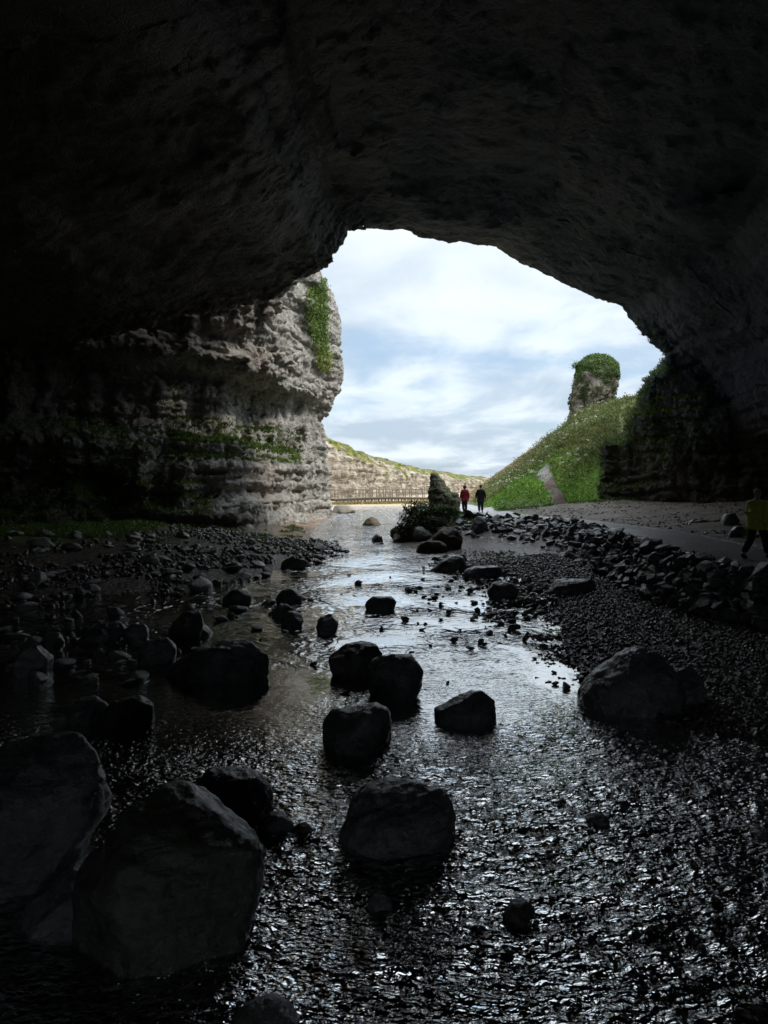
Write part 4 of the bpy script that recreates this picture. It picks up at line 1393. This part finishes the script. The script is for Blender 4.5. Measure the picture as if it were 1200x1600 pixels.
def leaves(P, Nn, s, colr, name, label=None, cat=None, kind='stuff', parent=None, ploc=None):
    """one small folded leaf per point"""
    P = np.asarray(P, F32); m = len(P)
    a = RG.normal(size=(m, 3)); nn = Nn + .55 * RG.normal(size=(m, 3))
    nn /= np.linalg.norm(nn, axis=1)[:, None]
    u = np.cross(nn, a); u /= np.maximum(np.linalg.norm(u, axis=1), 1e-5)[:, None]
    v = np.cross(nn, u)
    ss = (s * RG.uniform(.6, 1.3, m))[:, None]
    V = np.stack([P - u * ss, P + v * ss * .55 + nn * ss * .15, P + u * ss, P - v * ss * .55 + nn * ss * .15], 1).reshape(-1, 3)
    k = np.arange(m) * 4
    Ft = np.concatenate([np.stack([k, k + 1, k + 2], 1), np.stack([k, k + 2, k + 3], 1)])
    Cv = np.repeat(np.asarray(colr) * RG.uniform(.55, 1.45, (m, 1)), 4, 0)
    if ploc is not None:
        V = V - np.array(ploc, F32)
    me = mesh_np(name, V, Ft, False, [M_LEAF], {'tone': Cv})
    o = link(name, me, parent)
    if kind: o['kind'] = kind
    if label: o['label'] = label
    if cat: o['category'] = cat
    return o


def hill_points(n, x0, x1, y0, y1, acc):
    X = RG.uniform(x0, x1, n); Y = y0 + (y1 - y0) * RG.random(n)
    g, d, r, h, it, lb_ = gz_fn(X, Y, True)
    dp = polyline_d(X, Y, PATH) - np.interp(Y, [p[1] for p in PATH], PATHW)
    dt = polyline_d(X, Y, TRACK) - .45
    ok = acc(X, Y, g, d, r, h, it) & (dp > 0) & (dt > 0)
    return np.stack([X, Y, g], 1)[ok], h[ok]


UP = np.array([0, 0, 1], F32)
# short grass near, mixed herbs higher up
P, h_ = hill_points(34000, 6, 26, 44.5, 60, lambda X, Y, g, d, r, h, it: (h > .05) & (X / Y < .33))
nz_ = fbm(P[:, 0], P[:, 1], 0 * P[:, 0], .5, 2, 91)
tt = sstep(2.0, 4.4, h_ + nz_ * 1.2)[:, None]
C = np.array([.17, .32, .04]) * (1 - tt) + np.array([.20, .23, .085]) * tt
tufts(P, np.repeat(UP[None], len(P), 0), .10 + .24 * tt[:, 0] + .08 * np.abs(nz_), np.full(len(P), .045), C, 'grass', 'bright green grass on the lower hillside', 'grass', nbl=3)
P, h_ = hill_points(30000, 8, 34, 56, 96, lambda X, Y, g, d, r, h, it: (h > .15) & (X / Y < .40))
t3 = sstep(62, 74, P[:, 1] + fbm(P[:, 0], P[:, 1], 0 * P[:, 0], .3, 2, 92) * 4 - np.clip(P[:, 0] - 20, 0, 9))[:, None]
C = np.array([.19, .22, .08]) * (1 - t3) + np.array([.36, .28, .16]) * t3
tufts(P, np.repeat(UP[None], len(P), 0), .16 + .28 * (1 - t3[:, 0]), np.full(len(P), .07), C, 'hill_grass', 'olive and straw coloured rough grass on the upper hillside', 'grass', nbl=3)
# leafy shrubby herbs as clumps + white umbels
P, h_ = hill_points(1500, 8, 30, 48, 78, lambda X, Y, g, d, r, h, it: (h > 1.3) & (X / Y < .36))
q = np.repeat(P, 16, 0) + RG.normal(0, 1, (len(P) * 16, 3)) * np.array([.28, .28, .16]) + np.array([0, 0, .28])
C = np.repeat(np.array([[.09, .13, .04]]) * RG.uniform(.75, 1.5, (len(P), 1)), 16, 0)
leaves(q, np.repeat(UP[None], len(q), 0), np.full(len(q), .095), C, 'hill_herbs', 'leafy green herbs growing in clumps over the hill', 'plants')
P, h_ = hill_points(190, 8, 26, 48, 72, lambda X, Y, g, d, r, h, it: (h > 1.0) & (X / Y < .32))
q = np.repeat(P, 8, 0) + RG.normal(0, 1, (len(P) * 8, 3)) * np.array([.09, .09, .03]) + np.array([0, 0, .62])
leaves(q, np.repeat(UP[None], len(q), 0), np.full(len(q), .07), np.repeat(np.array([[.6, .6, .5]]), len(q), 0), 'wild_flowers', 'scattered creamy flower heads on the green hillside', 'flowers')
# grass on raised bank edge, left bank
P, h_ = hill_points(11000, 1.2, 16, 33.5, 47, lambda X, Y, g, d, r, h, it: (r > .55) & (h < .3) & (((X < 5.2) & (Y < 45)) | ((Y > 36.5) & (X > 7.4) & (Y > 43.2)) | ((X < 7.6) & (Y < 36.4) & (r < 1.0) & (g > 1))))
tufts(P, np.repeat(UP[None], len(P), 0), np.full(len(P), .16), np.full(len(P), .04), np.repeat(np.array([[.10, .19, .03]]), len(P), 0), 'bank_grass', 'short green turf on top of the rocky bank', 'grass', nbl=4)
X = RG.uniform(-20, -3.5, 26000); Y = RG.uniform(24, 46, 26000)
nn_ = fbm(X, Y, 0 * X, .9, 2, 95)
ok = (X > -Y * .56) & (((X + nn_ * 1.4 + (Y - 30) * .12) < -11.0) | (nn_ > .42) & (X < -4)) & (Y > 27)
X, Y = X[ok], Y[ok]
g = gz(X, Y)
tufts(np.stack([X, Y, g], 1), np.repeat(UP[None], len(X), 0), np.full(len(X), .17), np.full(len(X), .035), np.repeat(np.array([[.11, .18, .035]]), len(X), 0), 'left_bank_grass', 'dim green grass at the foot of the left cliff', 'grass', nbl=3)

# vegetation on the cliff ledges
me = rock_left.data
nv = len(me.vertices)
cv = np.empty(nv * 3, F32); me.vertices.foreach_get('co', cv); cv = cv.reshape(-1, 3)
cn = np.empty(nv * 3, F32); me.vertices.foreach_get('normal', cn); cn = cn.reshape(-1, 3)
nz1 = fbm(cv[:, 0], cv[:, 1], cv[:, 2], .45, 3, 97)
x_, y_, z_ = cv.T
pxx = 600 + x_ / y_ * FOC; pyy = HOR - (z_ - EYE) / y_ * FOC
vis = (pxx > -20) & (pyy < 850)
ledge = vis & (cn[:, 2] > .35) & (z_ > 4.2) & (z_ < 6.8) & (pxx > 260) & (pxx < 470)
slope = vis & (cn[:, 2] > -.1) & (z_ < 8.6) & (pxx < 330) & (nz1 > .08)
slope2 = vis & (cn[:, 2] > .25) & (z_ < 3.4) & (z_ > .2) & (pxx < 330)
sel = np.where((ledge & (RG.random(nv) < .8)) | (slope & (RG.random(nv) < .16)) | (slope2 & (RG.random(nv) < .35)))[0]
P = cv[sel]; Nn = cn[sel] * .6 + UP * .6
C = np.repeat(np.array([[.10, .155, .03]]), len(sel), 0) * (1 + .8 * nz1[sel][:, None])
tufts(P, Nn, np.full(len(sel), .28), np.full(len(sel), .05), np.clip(C, .01, .3), 'ledge_plants', 'grass and ferns hanging from the ledges of the left cliff', 'plants', nbl=3, droop=.25)


bl = bpy.data.objects['rock_bluff'].data
nb_ = len(bl.vertices)
bc = np.empty(nb_ * 3, F32); bl.vertices.foreach_get('co', bc); bc = bc.reshape(-1, 3)
bn = np.empty(nb_ * 3, F32); bl.vertices.foreach_get('normal', bn); bn = bn.reshape(-1, 3)
bz1 = fbm(bc[:, 0], bc[:, 1], bc[:, 2], .5, 3, 98)
bs = np.where((bc[:, 2] > 1.3) & (bc[:, 0] < 20) & (bc[:, 1] > 38.5) & (((bn[:, 2] > .3) & (RG.random(nb_) < .55)) | ((bz1 > .25) & (RG.random(nb_) < .10)) | ((bc[:, 2] > 4.6) & (bc[:, 0] < 16.5) & (bn[:, 2] > 0) & (RG.random(nb_) < .5))))[0]
tufts(bc[bs], bn[bs] * .6 + UP * .6, np.full(len(bs), .26), np.full(len(bs), .05), np.repeat(np.array([[.09, .13, .03]]), len(bs), 0) * (1 + .5 * bz1[bs][:, None]), 'bluff_grass', 'grass and moss growing on the steps of the right hand bluff', 'grass', nbl=3, droop=.2)


# ivy curtain on the outer corner of the cliff
def in_poly_px(pts):
    return inside(pxx.astype(F32), pyy.astype(F32), pts)


iv = in_poly_px([(486, 448), (500, 438), (506, 455), (508, 500), (506, 530), (513, 548), (514, 570), (505, 580), (494, 570), (488, 545), (478, 515), (473, 485), (478, 462)]) & (y_ > 46) & (cn[:, 0] > .0)
ivi = np.where(iv)[0]
if len(ivi):
    k = RG.choice(ivi, min(9000, len(ivi) * 6))
    P = cv[k] + cn[k] * RG.uniform(.05, .5, (len(k), 1)) + RG.normal(0, .1, (len(k), 3))
    cen_ = P.mean(0)
    t_ = sstep(13.2, 12.0, P[:, 2] + nz1[k] * .8)[:, None]
    C = np.array([.12, .19, .035]) * (1 - t_) + np.array([.22, .26, .04]) * t_
    o = leaves(P, cn[k], np.full(len(k), .10), C, 'ivy', 'curtain of ivy hanging down the sunlit corner of the left cliff', 'ivy', kind='thing')
print('ivy', len(ivi), 'stones', count['n'], 'wall', len(stones))
# ivy cap of the rock tower
svn = vnormals(sv.astype(F32), sq)
cap_m = np.where(sv[:, 2] > Zo.max() - 2.1 + .9 * perlin(sv[:, 0] * .8, sv[:, 1] * .8, sv[:, 2] * .8, 99))[0]
k = RG.choice(cap_m, 7500)
P = sv[k] + svn[k] * RG.uniform(.0, .12, (len(k), 1)) + RG.normal(0, .035, (len(k), 3))
top_c = np.array([(xx - 600) / FOC * Ys for xx in (934,)])
_a = RG.uniform(0, 6.28, 2200); _r = np.sqrt(RG.random(2200))
extra = np.stack([(935 - 600) / FOC * Ys + 1.7 * _r * np.cos(_a), Ys + 1.4 * _r * np.sin(_a), Zo.max() + .02 - .75 * _r ** 3.0 - .2 * RG.random(2200)], 1)
P = np.concatenate([P, extra]); nnn = np.concatenate([svn[k], np.repeat(UP[None], 2200, 0)])
# tuft sticking out to the left
ex2 = np.stack([(900 - 600) / FOC * Ys + RG.normal(0, .22, 260), RG.normal(Ys, .3, 260), EYE + (HOR - 571) / FOC * Ys + RG.normal(0, .16, 260)], 1)
P = np.concatenate([P, ex2]); nnn = np.concatenate([nnn, np.repeat(UP[None], 260, 0)])
leaves(P, nnn, np.full(len(P), .085), np.repeat(np.array([[.11, .19, .04]]), len(P), 0), 'ivy', None, None, 'stuff', tower, sc0)
k = RG.choice(len(sv), 2600)
k = k[(perlin(sv[k, 0] * .7, sv[k, 1] * .7, sv[k, 2] * .5, 77) > .02)]
leaves(sv[k] + svn[k] * .08, svn[k], np.full(len(k), .13), np.repeat(np.array([[.06, .07, .025]]), len(k), 0), 'moss', None, None, 'stuff', tower, sc0)


# bushes on the mossy bank
def bush(cx, cy, cz, rx, ry, rz, n, c, label, s=.07):
    root = empty('shrub', (cx, cy, cz))
    tag(root, label, 'shrub')
    d = RG.normal(size=(n, 3)); d /= np.linalg.norm(d, axis=1)[:, None]
    rr_ = (.55 + .5 * RG.random(n))[:, None] * (1 + .3 * perlin(d[:, 0] * 2, d[:, 1] * 2, d[:, 2] * 2, int(cx * 7) % 50))[:, None]
    P = d * rr_ * np.array([rx, ry, rz]) + np.array([0, 0, rz * .5])
    leaves(P, d, np.full(n, s), np.repeat(np.array([c]), n, 0), 'foliage', None, None, 'stuff', root)
    # twigs
    vs, fs = [], []
    for i in range(14):
        a = rnd.uniform(0, 6.28); e = rnd.uniform(.2, .9)
        tip = Vector((math.cos(a) * rx * e, math.sin(a) * ry * e, rz * rnd.uniform(.7, 1.4)))
        k = len(vs)
        for q_ in ((-.015, 0, 0), (.015, 0, 0), (0, .015, 0)):
            vs.append(q_)
        vs.append(tuple(tip))
        fs += [(k, k + 1, k + 3), (k + 1, k + 2, k + 3), (k + 2, k, k + 3)]
    link('stem', mesh_np('stem', vs, fs, False, [M_BROWN]), root)
    return root


bush(1.75, 35.9, 1.0, .95, .8, .65, 1500, (.035, .06, .015), 'dark leafy shrub at the river tip of the mossy bank')
bush(1.2, 34.9, .35, .6, .5, .6, 900, (.03, .055, .015), 'dark shrub hanging to the water at the river tip of the bank')
bush(2.4, 35.1, .5, .9, .5, .55, 1100, (.035, .06, .015), 'dark shrub on the stream face of the mossy bank')
bush(3.0, 36.2, 1.25, .9, .6, .35, 900, (.035, .065, .015), 'low dark shrub on the mossy bank, nearer the walkers')
p = px(690, 788, 47)
bush(p.x, p.y, 1.05, .8, .6, .3, 800, (.05, .09, .02), 'small green shrub at the foot of the pointed mossy rock')
p = onz(640, 835, .3)
pxs = [(1.0, 34.9, .25, .55), (1.9, 34.6, .3, .6), (3.0, 34.6, .3, .55), (4.0, 34.2, .25, .5), (.9, 36.0, .3, .6)]
labs = ['black rock at the water tip of the mossy bank', 'dark rock under the shrub of the mossy bank', 'dark rock behind the tall brown boulder', 'dark rock where the bank meets the wall', 'dark rock on the stream side of the mossy bank']
for i, (a, b, c_, r_) in enumerate(pxs):
    o = link('rock', stone_mesh('rock', 700 + i, 4, (1.25, 1, 1.1), M_WETG, .16, 8), None, (a, b, c_))
    o.scale = (r_ * .8,) * 3
    tag(o, labs[i], 'rock', 'rocks under the mossy bank')
# weed patches on wall and gravel
for (sx, sy, z0, n, rx, lab) in [(1030, 890, .75, 260, .30, 'yellow-green weed growing out of the stone wall'), (775, 868, .08, 400, .75, 'streak of green weed on the gravel beside the stream')]:
    p = onz(sx, sy, z0)
    P = np.stack([RG.normal(0, rx, n), RG.normal(0, rx * .8, n), np.abs(RG.normal(0, .08, n))], 1)
    o = leaves(P + np.array(p), np.repeat(UP[None], n, 0), np.full(n, .06), np.repeat(np.array([[.10, .13, .02]]), n, 0), 'weed', lab, 'weeds')

# ================================================================== FAR CLIFF
def far_cliff():
    line = np.array([(-20, 100), (-12, 101.5), (-7.0, 104), (-3.5, 112), (0, 128), (6.5, 148), (15.3, 172), (31, 205), (60, 260)], float)
    tops = np.array([13, 12.8, 12.0, 10.6, 9.0, 7.7, 6.2, 4.6, 3.2])
    s = np.concatenate([[0], np.cumsum(np.linalg.norm(np.diff(line, axis=0), axis=1))])
    ns, nv_ = 460, 84
    S = np.linspace(0, s[-1], ns)
    lx = np.interp(S, s, line[:, 0]); ly = np.interp(S, s, line[:, 1])
    kx = np.convolve(np.pad(lx, 10, 'edge'), np.ones(21) / 21, 'valid'); ky = np.convolve(np.pad(ly, 10, 'edge'), np.ones(21) / 21, 'valid')
    tx, ty = np.gradient(kx), np.gradient(ky)
    l = np.hypot(tx, ty); nxn, nyn = -ty / l, tx / l     # back into the land
    H = np.interp(S, s, tops) + 3 * 0
    v = np.linspace(0, 1, nv_)
    # profile: back offset and height fractions
    pv = np.array([0, .12, .45, .55, .75, .9, 1.0]); bo = np.array([0, .3, .9, 2.2, 4.2, 7.5, 20]); hf = np.array([0, .22, .62, .68, .88, 1.0, 1.03])
    B = np.interp(v, pv, bo)[None, :]; Hh = np.interp(v, pv, hf)[None, :] * (H[:, None] + .3) - .3
    X = kx[:, None] + nxn[:, None] * B; Y = ky[:, None] + nyn[:, None] * B; Z = Hh + 0 * X
    sc_ = .5 + .006 * S[:, None]
    n1 = fbm(X, Y, Z, .16, 3, 111); n2 = perlin(X * .8, Y * .8, Z * 1.1, 115); st = perlin(X * .06, Y * .06, Z * 1.6, 116); n3 = perlin(X * 1.9, Y * 1.9, Z * 2.4, 118)
    fw = sstep(0, .06, v)[None, :] * 0 + 1
    d = -(.9 * n1 + .35 * n2 + .3 * st + .15 * n3)
    X = X + nxn[:, None] * d; Y = Y + nyn[:, None] * d
    Z = Z + .12 * n2 * (v[None, :] > .5) + .25 * n1 * (v[None, :] > .8)
    V = np.stack([X, Y, Z], -1).reshape(-1, 3)
    I = np.arange(ns * nv_).reshape(ns, nv_)
    Q = np.stack([I[:-1, :-1], I[1:, :-1], I[1:, 1:], I[:-1, 1:]], -1).reshape(-1, 4)
    vv = np.repeat(v[None], ns, 0)
    vegc = sstep(.42, .66, vv + n1 * .5 + n2 * .2) * .50
    heath = sstep(.78, .9, vv + n1 * .12) * sstep(14, 30, S)[:, None]
    return V, Q, vegc.ravel(), heath.ravel()


fv, fq, fveg, fheath = far_cliff()
m, n = material('far_cliff_rock')
co = n.n('ShaderNodeTexCoord').outputs['Object']
v = n.m('ADD', n.m('MULTIPLY', n.noise(n.map(co, (1, 1, .6)), .9, 7, .65, .3), .55), n.m('MULTIPLY', n.noise(n.map(co, (.25, .25, 1.6)), 1.6, 5, .6, .5), .45))
c = n.ramp(v, [(.38, (.08, .07, .055)), (.47, (.22, .19, .15)), (.56, (.42, .37, .30)), (.66, (.58, .52, .44))])
gm = n.mr(n.m('ADD', n.attr('veg').outputs['Fac'], n.m('MULTIPLY', n.noise(co, .55, 6, .65), .8)), .74, .92)
gc = n.ramp(n.noise(co, .9, 5, .65), [(.35, (.07, .10, .025)), (.5, (.14, .155, .035)), (.65, (.26, .235, .07))])
c = n.mix(gm, c, gc)
c = n.mix(n.m('MULTIPLY', n.attr('heath').outputs['Fac'], n.mr(n.noise(co, 1.2, 4, .6), .35, .55)), c, (.12, .065, .05))
n.out(n.bsdf(c, .95, n.bump(v, .8), .15))
fc = link('far_cliff', mesh_np('far_cliff', fv, fq, True, [m], {'veg': fveg, 'heath': fheath}))
tag(fc, kind='structure')
# sea and far ground sheet to the horizon
sv_ = np.array([(-1500, 95, -.35), (1500, 95, -.35), (1500, 2500, -.35), (-1500, 2500, -.35)], F32)
m, n = material('sea_water')
co = n.n('ShaderNodeTexCoord').outputs['Object']
n.out(n.bsdf((.03, .06, .075), .15, n.bump(n.noise(co, .6, 4, .6), .3)))
tag(link('sea', mesh_np('sea', sv_, [(0, 1, 2, 3)], False, [m])), kind='structure')


# ================================================================== FOOTBRIDGE
def box_mesh(name, a, b, w, h, mat, up=Vector((0, 0, 1))):
    a, b = Vector(a), Vector(b)
    d = (b - a).normalized()
    s = d.cross(up)
    if s.length < 1e-3:
        s = Vector((1, 0, 0))
    s.normalize(); u = s.cross(d).normalized()
    vs = []
    for p in (a, b):
        for i, j in ((-1, -1), (1, -1), (1, 1), (-1, 1)):
            vs.append(tuple(p + s * (i * w / 2) + u * (j * h / 2)))
    fs = [(0, 3, 2, 1), (4, 5, 6, 7), (0, 1, 5, 4), (1, 2, 6, 5), (2, 3, 7, 6), (3, 0, 4, 7)]
    return mesh_np(name, vs, fs, False, [mat])


M_WOOD = mat_plain('weathered_timber', (.24, .20, .16), .8, 6, .4, .01)
M_WOODD = mat_plain('dark_timber', (.09, .075, .06), .85, 6, .4, .01)
bA, bB = px(520, 781, 90), px(676, 781, 97)
br = empty('footbridge', (bA.x, bA.y, 0))
tag(br, 'low timber footbridge with post and rail sides across the far beach', 'footbridge')
bo_ = Vector((bA.x, bA.y, 0))
NP = 15


def brp(t, z, side):
    d = (bB - bA); d.z = 0
    nrm = Vector((-d.y, d.x, 0)).normalized()
    q_ = bA + d * t
    arch = .14 * math.sin(t * math.pi)
    return Vector((q_.x, q_.y, .75 + arch + z)) + nrm * (side * .6) - bo_


for i in range(NP):
    t0, t1 = i / NP, (i + 1) / NP
    link('deck_board', box_mesh('deck_board', brp(t0, 0, 0), brp(t1, 0, 0), 1.3, .09, M_WOOD), br)
for sd_ in (-1, 1):
    for zz_ in (1.08, .58):
        for i in range(0, NP, 5):
            pts = [brp(j / NP, zz_, sd_) for j in range(i, min(i + 5, NP) + 1)]
            Vb, Fb = [], []
            for a_, b_ in zip(pts[:-1], pts[1:]):
                mm_ = box_mesh('t', a_, b_, .07, .12, M_WOOD)
                k = len(Vb)
                Vb += [v_.co[:] for v_ in mm_.vertices]; Fb += [[q_ + k for q_ in p_.vertices] for p_ in mm_.polygons]
                bpy.data.meshes.remove(mm_)
            link('rail', mesh_np('rail', Vb, Fb, False, [M_WOOD]), br)
    link('edge_beam', box_mesh('edge_beam', brp(0, -.16, sd_), brp(.5, -.16, sd_), .12, .22, M_WOODD), br)
    link('edge_beam', box_mesh('edge_beam', brp(.5, -.16, sd_), brp(1, -.16, sd_), .12, .22, M_WOODD), br)
    for i in range(NP + 1):
        a_ = brp(i / NP, 1.12, sd_); b_ = brp(i / NP, 0, sd_); b_.z = -.35
        link('post', box_mesh('post', b_, a_, .11, .11, M_WOOD, Vector((0, 1, 0))), br)
for i in range(2 * NP):
    a_ = brp((i + .5) / (2 * NP), -.05, -.96); b_ = a_.copy(); b_.z = -.3
    link('pile', box_mesh('pile', b_, a_, .16, .1, M_WOODD, Vector((0, 1, 0))), br)
# golden weed strip under the bridge
n_ = 2500
t_ = RG.random(n_)
P = np.stack([bA.x + (bB.x - bA.x) * t_ + RG.normal(0, .3, n_), bA.y + (bB.y - bA.y) * t_ - 2.2 + RG.normal(0, .7, n_), np.full(n_, .12)], 1)
tufts(P, np.repeat(UP[None], n_, 0), np.full(n_, .35), np.full(n_, .09), np.repeat(np.array([[.28, .22, .08]]), n_, 0), 'reeds', 'golden grass strip in front of the footbridge', 'grass', nbl=3)


# ================================================================== PEOPLE
def skin_mesh(name, verts, edges, radii, mat, sub=2, roots=(0,)):
    me = bpy.data.meshes.new(name)
    me.from_pydata([tuple(v_) for v_ in verts], edges, [])
    o = bpy.data.objects.new(name, me)
    col.objects.link(o)
    md = o.modifiers.new('s', 'SKIN')
    lay = me.skin_vertices[0].data if me.skin_vertices else None
    if lay is None:
        bpy.context.view_layer.objects.active = o
        bpy.ops.object.select_all(action='DESELECT')
        o.select_set(True)
        bpy.ops.mesh.customdata_skin_add()
        lay = me.skin_vertices[0].data
    for i, r_ in enumerate(radii):
        lay[i].radius = (r_, r_) if not isinstance(r_, tuple) else r_
        lay[i].use_root = i in roots
    md.use_smooth_shade = True
    s_ = o.modifiers.new('u', 'SUBSURF'); s_.levels = sub; s_.render_levels = sub
    dg = bpy.context.evaluated_depsgraph_get()
    nm = bpy.data.meshes.new_from_object(o.evaluated_get(dg))
    bpy.data.objects.remove(o)
    nm.materials.clear(); nm.materials.append(mat)
    nm.polygons.foreach_set('use_smooth', np.ones(len(nm.polygons), bool))
    nm.name = name
    return nm


M_SKIN = mat_plain('skin', (.42, .27, .20), .55, 20, .1, .001)
M_TROUS = mat_plain('dark_trousers', (.018, .02, .028), .85, 40, .3, .004)
M_BOOT = mat_plain('boots', (.02, .018, .016), .6, 40, .2, .002)
M_HAIRG = mat_plain('grey_hair', (.28, .26, .25), .7, 80, .4, .006)
M_HAIRD = mat_plain('brown_hair', (.05, .035, .025), .7, 80, .4, .006)


def person(loc, rz, height, label, coat_mat, hair_mat, coat_len, stride, arm_out, hood=None, sub=2, coat_w=1.0, trouser=M_TROUS):
    """figure facing +Y before rotation"""
    k = height / 1.75
    root = empty('person', loc, rz)
    tag(root, label, 'person')
    hip = Vector((0, 0, .93)); 
    J = {}
    st = stride
    pelvis = Vector((0, 0, .95)); waist = Vector((0, .01, 1.10)); chest = Vector((0, .0, 1.30)); shl = Vector((0, -.01, 1.43)); neck = Vector((0, .01, 1.50)); head0 = Vector((0, .03, 1.585)); head1 = Vector((0, .025, 1.67))
    parts_v = [pelvis, waist, chest, shl, neck, head0, head1]
    rad = [(.145, .11), (.135, .10), (.16, .11), (.14, .09), .052, (.072, .085), (.066, .08)]
    ed = [(0, 1), (1, 2), (2, 3), (3, 4), (4, 5), (5, 6)]

    def chain(start, pts, rs):
        prev = start
        for p_, r_ in zip(pts, rs):
            parts_v.append(Vector(p_)); rad.append(r_); ed.append((prev, len(parts_v) - 1)); prev = len(parts_v) - 1
        return prev
    legs, arms = {}, {}
    for s_ in (-1, 1):
        f = s_ * st
        hipj = (s_ * .095, 0, .88)
        knee = (s_ * .10, f * .5 + .05, .49)
        ank = (s_ * .10, f - (.02 if f > 0 else .12), .09 + (.05 if f < -.1 else 0))
        toe = (s_ * .12, ank[1] + .16, .045 + (0 if f > -.1 else -.01))
        legs[s_] = (hipj, knee, ank, toe)
        chain(0, [hipj, knee, ank, toe], [.09, .058, .04, .035])
        sh_ = (s_ * .172, -.01, 1.385)
        el = (s_ * (.232 + arm_out), -f * .35 - .02, 1.13)
        wr = (s_ * (.245 + arm_out * 1.2), -f * .7 + .06, .90)
        pa = (s_ * (.245 + arm_out * 1.2), -f * .75 + .09, .83)
        arms[s_] = (sh_, el, wr, pa)
        chain(3, [sh_, el, wr, pa], [.062, .045, .03, .038])
    nbody = len(parts_v)
    roots = [0]
    for s_ in (-1, 1):                       # five fingers each
        pa = Vector(arms[s_][3])
        for j, (dy, ln) in enumerate(((-.03, .07), (-.01, .085), (.012, .08), (.03, .062))):
            roots.append(len(parts_v))
            parts_v.append(pa + Vector((0, dy, -.01))); rad.append(.0095)
            parts_v.append(pa + Vector((0, dy * 1.1, -.02 - ln * .55))); rad.append(.0085)
            parts_v.append(pa + Vector((-s_ * .015, dy * 1.1 + .004, -.02 - ln))); rad.append(.007)
            ed += [(len(parts_v) - 3, len(parts_v) - 2), (len(parts_v) - 2, len(parts_v) - 1)]
        roots.append(len(parts_v))
        parts_v.append(pa + Vector((0, .02, .02))); rad.append(.011)
        parts_v.append(pa + Vector((-s_ * .015, .055, -.015))); rad.append(.01)
        parts_v.append(pa + Vector((-s_ * .02, .06, -.045))); rad.append(.008)
        ed += [(len(parts_v) - 3, len(parts_v) - 2), (len(parts_v) - 2, len(parts_v) - 1)]
    body = skin_mesh('body', parts_v, ed, rad, M_SKIN, sub, roots)
    objs = [link('body', body, root)]
    # face: nose and ears
    v_, f_ = ICO[2]
    # coat
    cl = coat_len
    cv_ = [pelvis, waist, chest, shl, Vector((0, 0, 1.485)), Vector((0, 0, cl))]
    cr = [(.215 * coat_w, .19), (.195 * coat_w, .165), (.195 * coat_w, .15), (.135, .11), (.08, .075), (.235 * coat_w, .215)]
    ce = [(0, 1), (1, 2), (2, 3), (3, 4), (0, 5)]
    for s_ in (-1, 1):
        sh_, el, wr, pa = arms[s_]
        i0 = len(cv_)
        cv_ += [Vector(sh_), Vector(el), Vector(wr)]
        cr += [.088, .072, .055]
        ce += [(3, i0), (i0, i0 + 1), (i0 + 1, i0 + 2)]
    objs.append(link('jacket', skin_mesh('jacket', cv_, ce, cr, coat_mat, sub), root))
    tv = [Vector((0, 0, .93))]; tr_ = [(.15, .12)]; te = []
    for s_ in (-1, 1):
        h_, kn, an, to = legs[s_]
        i0 = len(tv)
        tv += [Vector(h_), Vector(kn), Vector(an) + Vector((0, 0, .03))]
        tr_ += [.12, .098, .08]
        te += [(0, i0), (i0, i0 + 1), (i0 + 1, i0 + 2)]
    objs.append(link('trousers', skin_mesh('trousers', tv, te, tr_, trouser, sub), root))
    for s_ in (-1, 1):
        h_, kn, an, to = legs[s_]
        bv_ = [Vector(an), Vector(an) + Vector((0, -.04, -.045)), Vector(to)]
        objs.append(link('boot', skin_mesh('boot', bv_, [(0, 1), (1, 2)], [.058, .055, .045], M_BOOT, 1), root))
    v = ICO[3][0].copy() * np.array([.088, .102, .10], F32)
    v = v + np.array([0, .012, 1.665], F32)
    if hood:
        v = ICO[3][0].copy() * np.array([.112, .125, .135], F32) + np.array([0, .005, 1.64], F32)
        objs.append(link('hood', mesh_np('hood', v, ICO[3][1], True, [hood]), root))
    else:
        keepv = ICO[3][0]
        f = ICO[3][1]
        kk = ~((keepv[f].mean(1)[:, 1] > .35) & (keepv[f].mean(1)[:, 2] < .45))
        kk &= keepv[f].mean(1)[:, 2] > -.65
        objs.append(link('hair', mesh_np('hair', v, f[kk], True, [hair_mat]), root))
    for s_ in (-1, 1):
        e_ = ICO[2][0] * np.array([.012, .02, .03], F32) + np.array([s_ * .082, .02, 1.60], F32)
        if not hood:
            objs.append(link('ear', mesh_np('ear', e_, ICO[2][1], True, [M_SKIN]), root))
    nv__ = ICO[2][0] * np.array([.014, .022, .022], F32) + np.array([0, .115, 1.595], F32)
    objs.append(link('nose', mesh_np('nose', nv__, ICO[2][1], True, [M_SKIN]), root))
    root.scale = (k, k, k)
    return root


M_YEL = mat_plain('yellow_jacket', (.62, .66, .06), .55, 9, .2, .03)
M_RED = mat_plain('red_jacket', (.28, .02, .03), .7, 9, .25, .03)
M_BLK = mat_plain('black_coat', (.02, .023, .027), .75, 9, .3, .03)
p = onz(1183, 872, 1.05)
zz_ = float(gz(p.x, p.y)[0])
person((p.x, p.y, zz_ + .0), R(-58), 1.78, 'walker in yellow jacket and dark trousers striding along the path', M_YEL, M_HAIRG, .80, .30, .03, coat_w=1.12)
zz_ = float(gz(5.07, 44.6)[0])
person((5.07, 44.6, zz_), R(4), 1.70, 'walker in dark red hooded jacket, left one of the two', M_RED, M_HAIRD, .78, .07, .02, hood=M_RED, coat_w=1.15)
zz_ = float(gz(6.02, 44.2)[0])
person((6.02, 44.2, zz_), R(-4), 1.74, 'walker in long black coat, right one of the two', M_BLK, M_HAIRD, .66, .10, .04, coat_w=1.1)
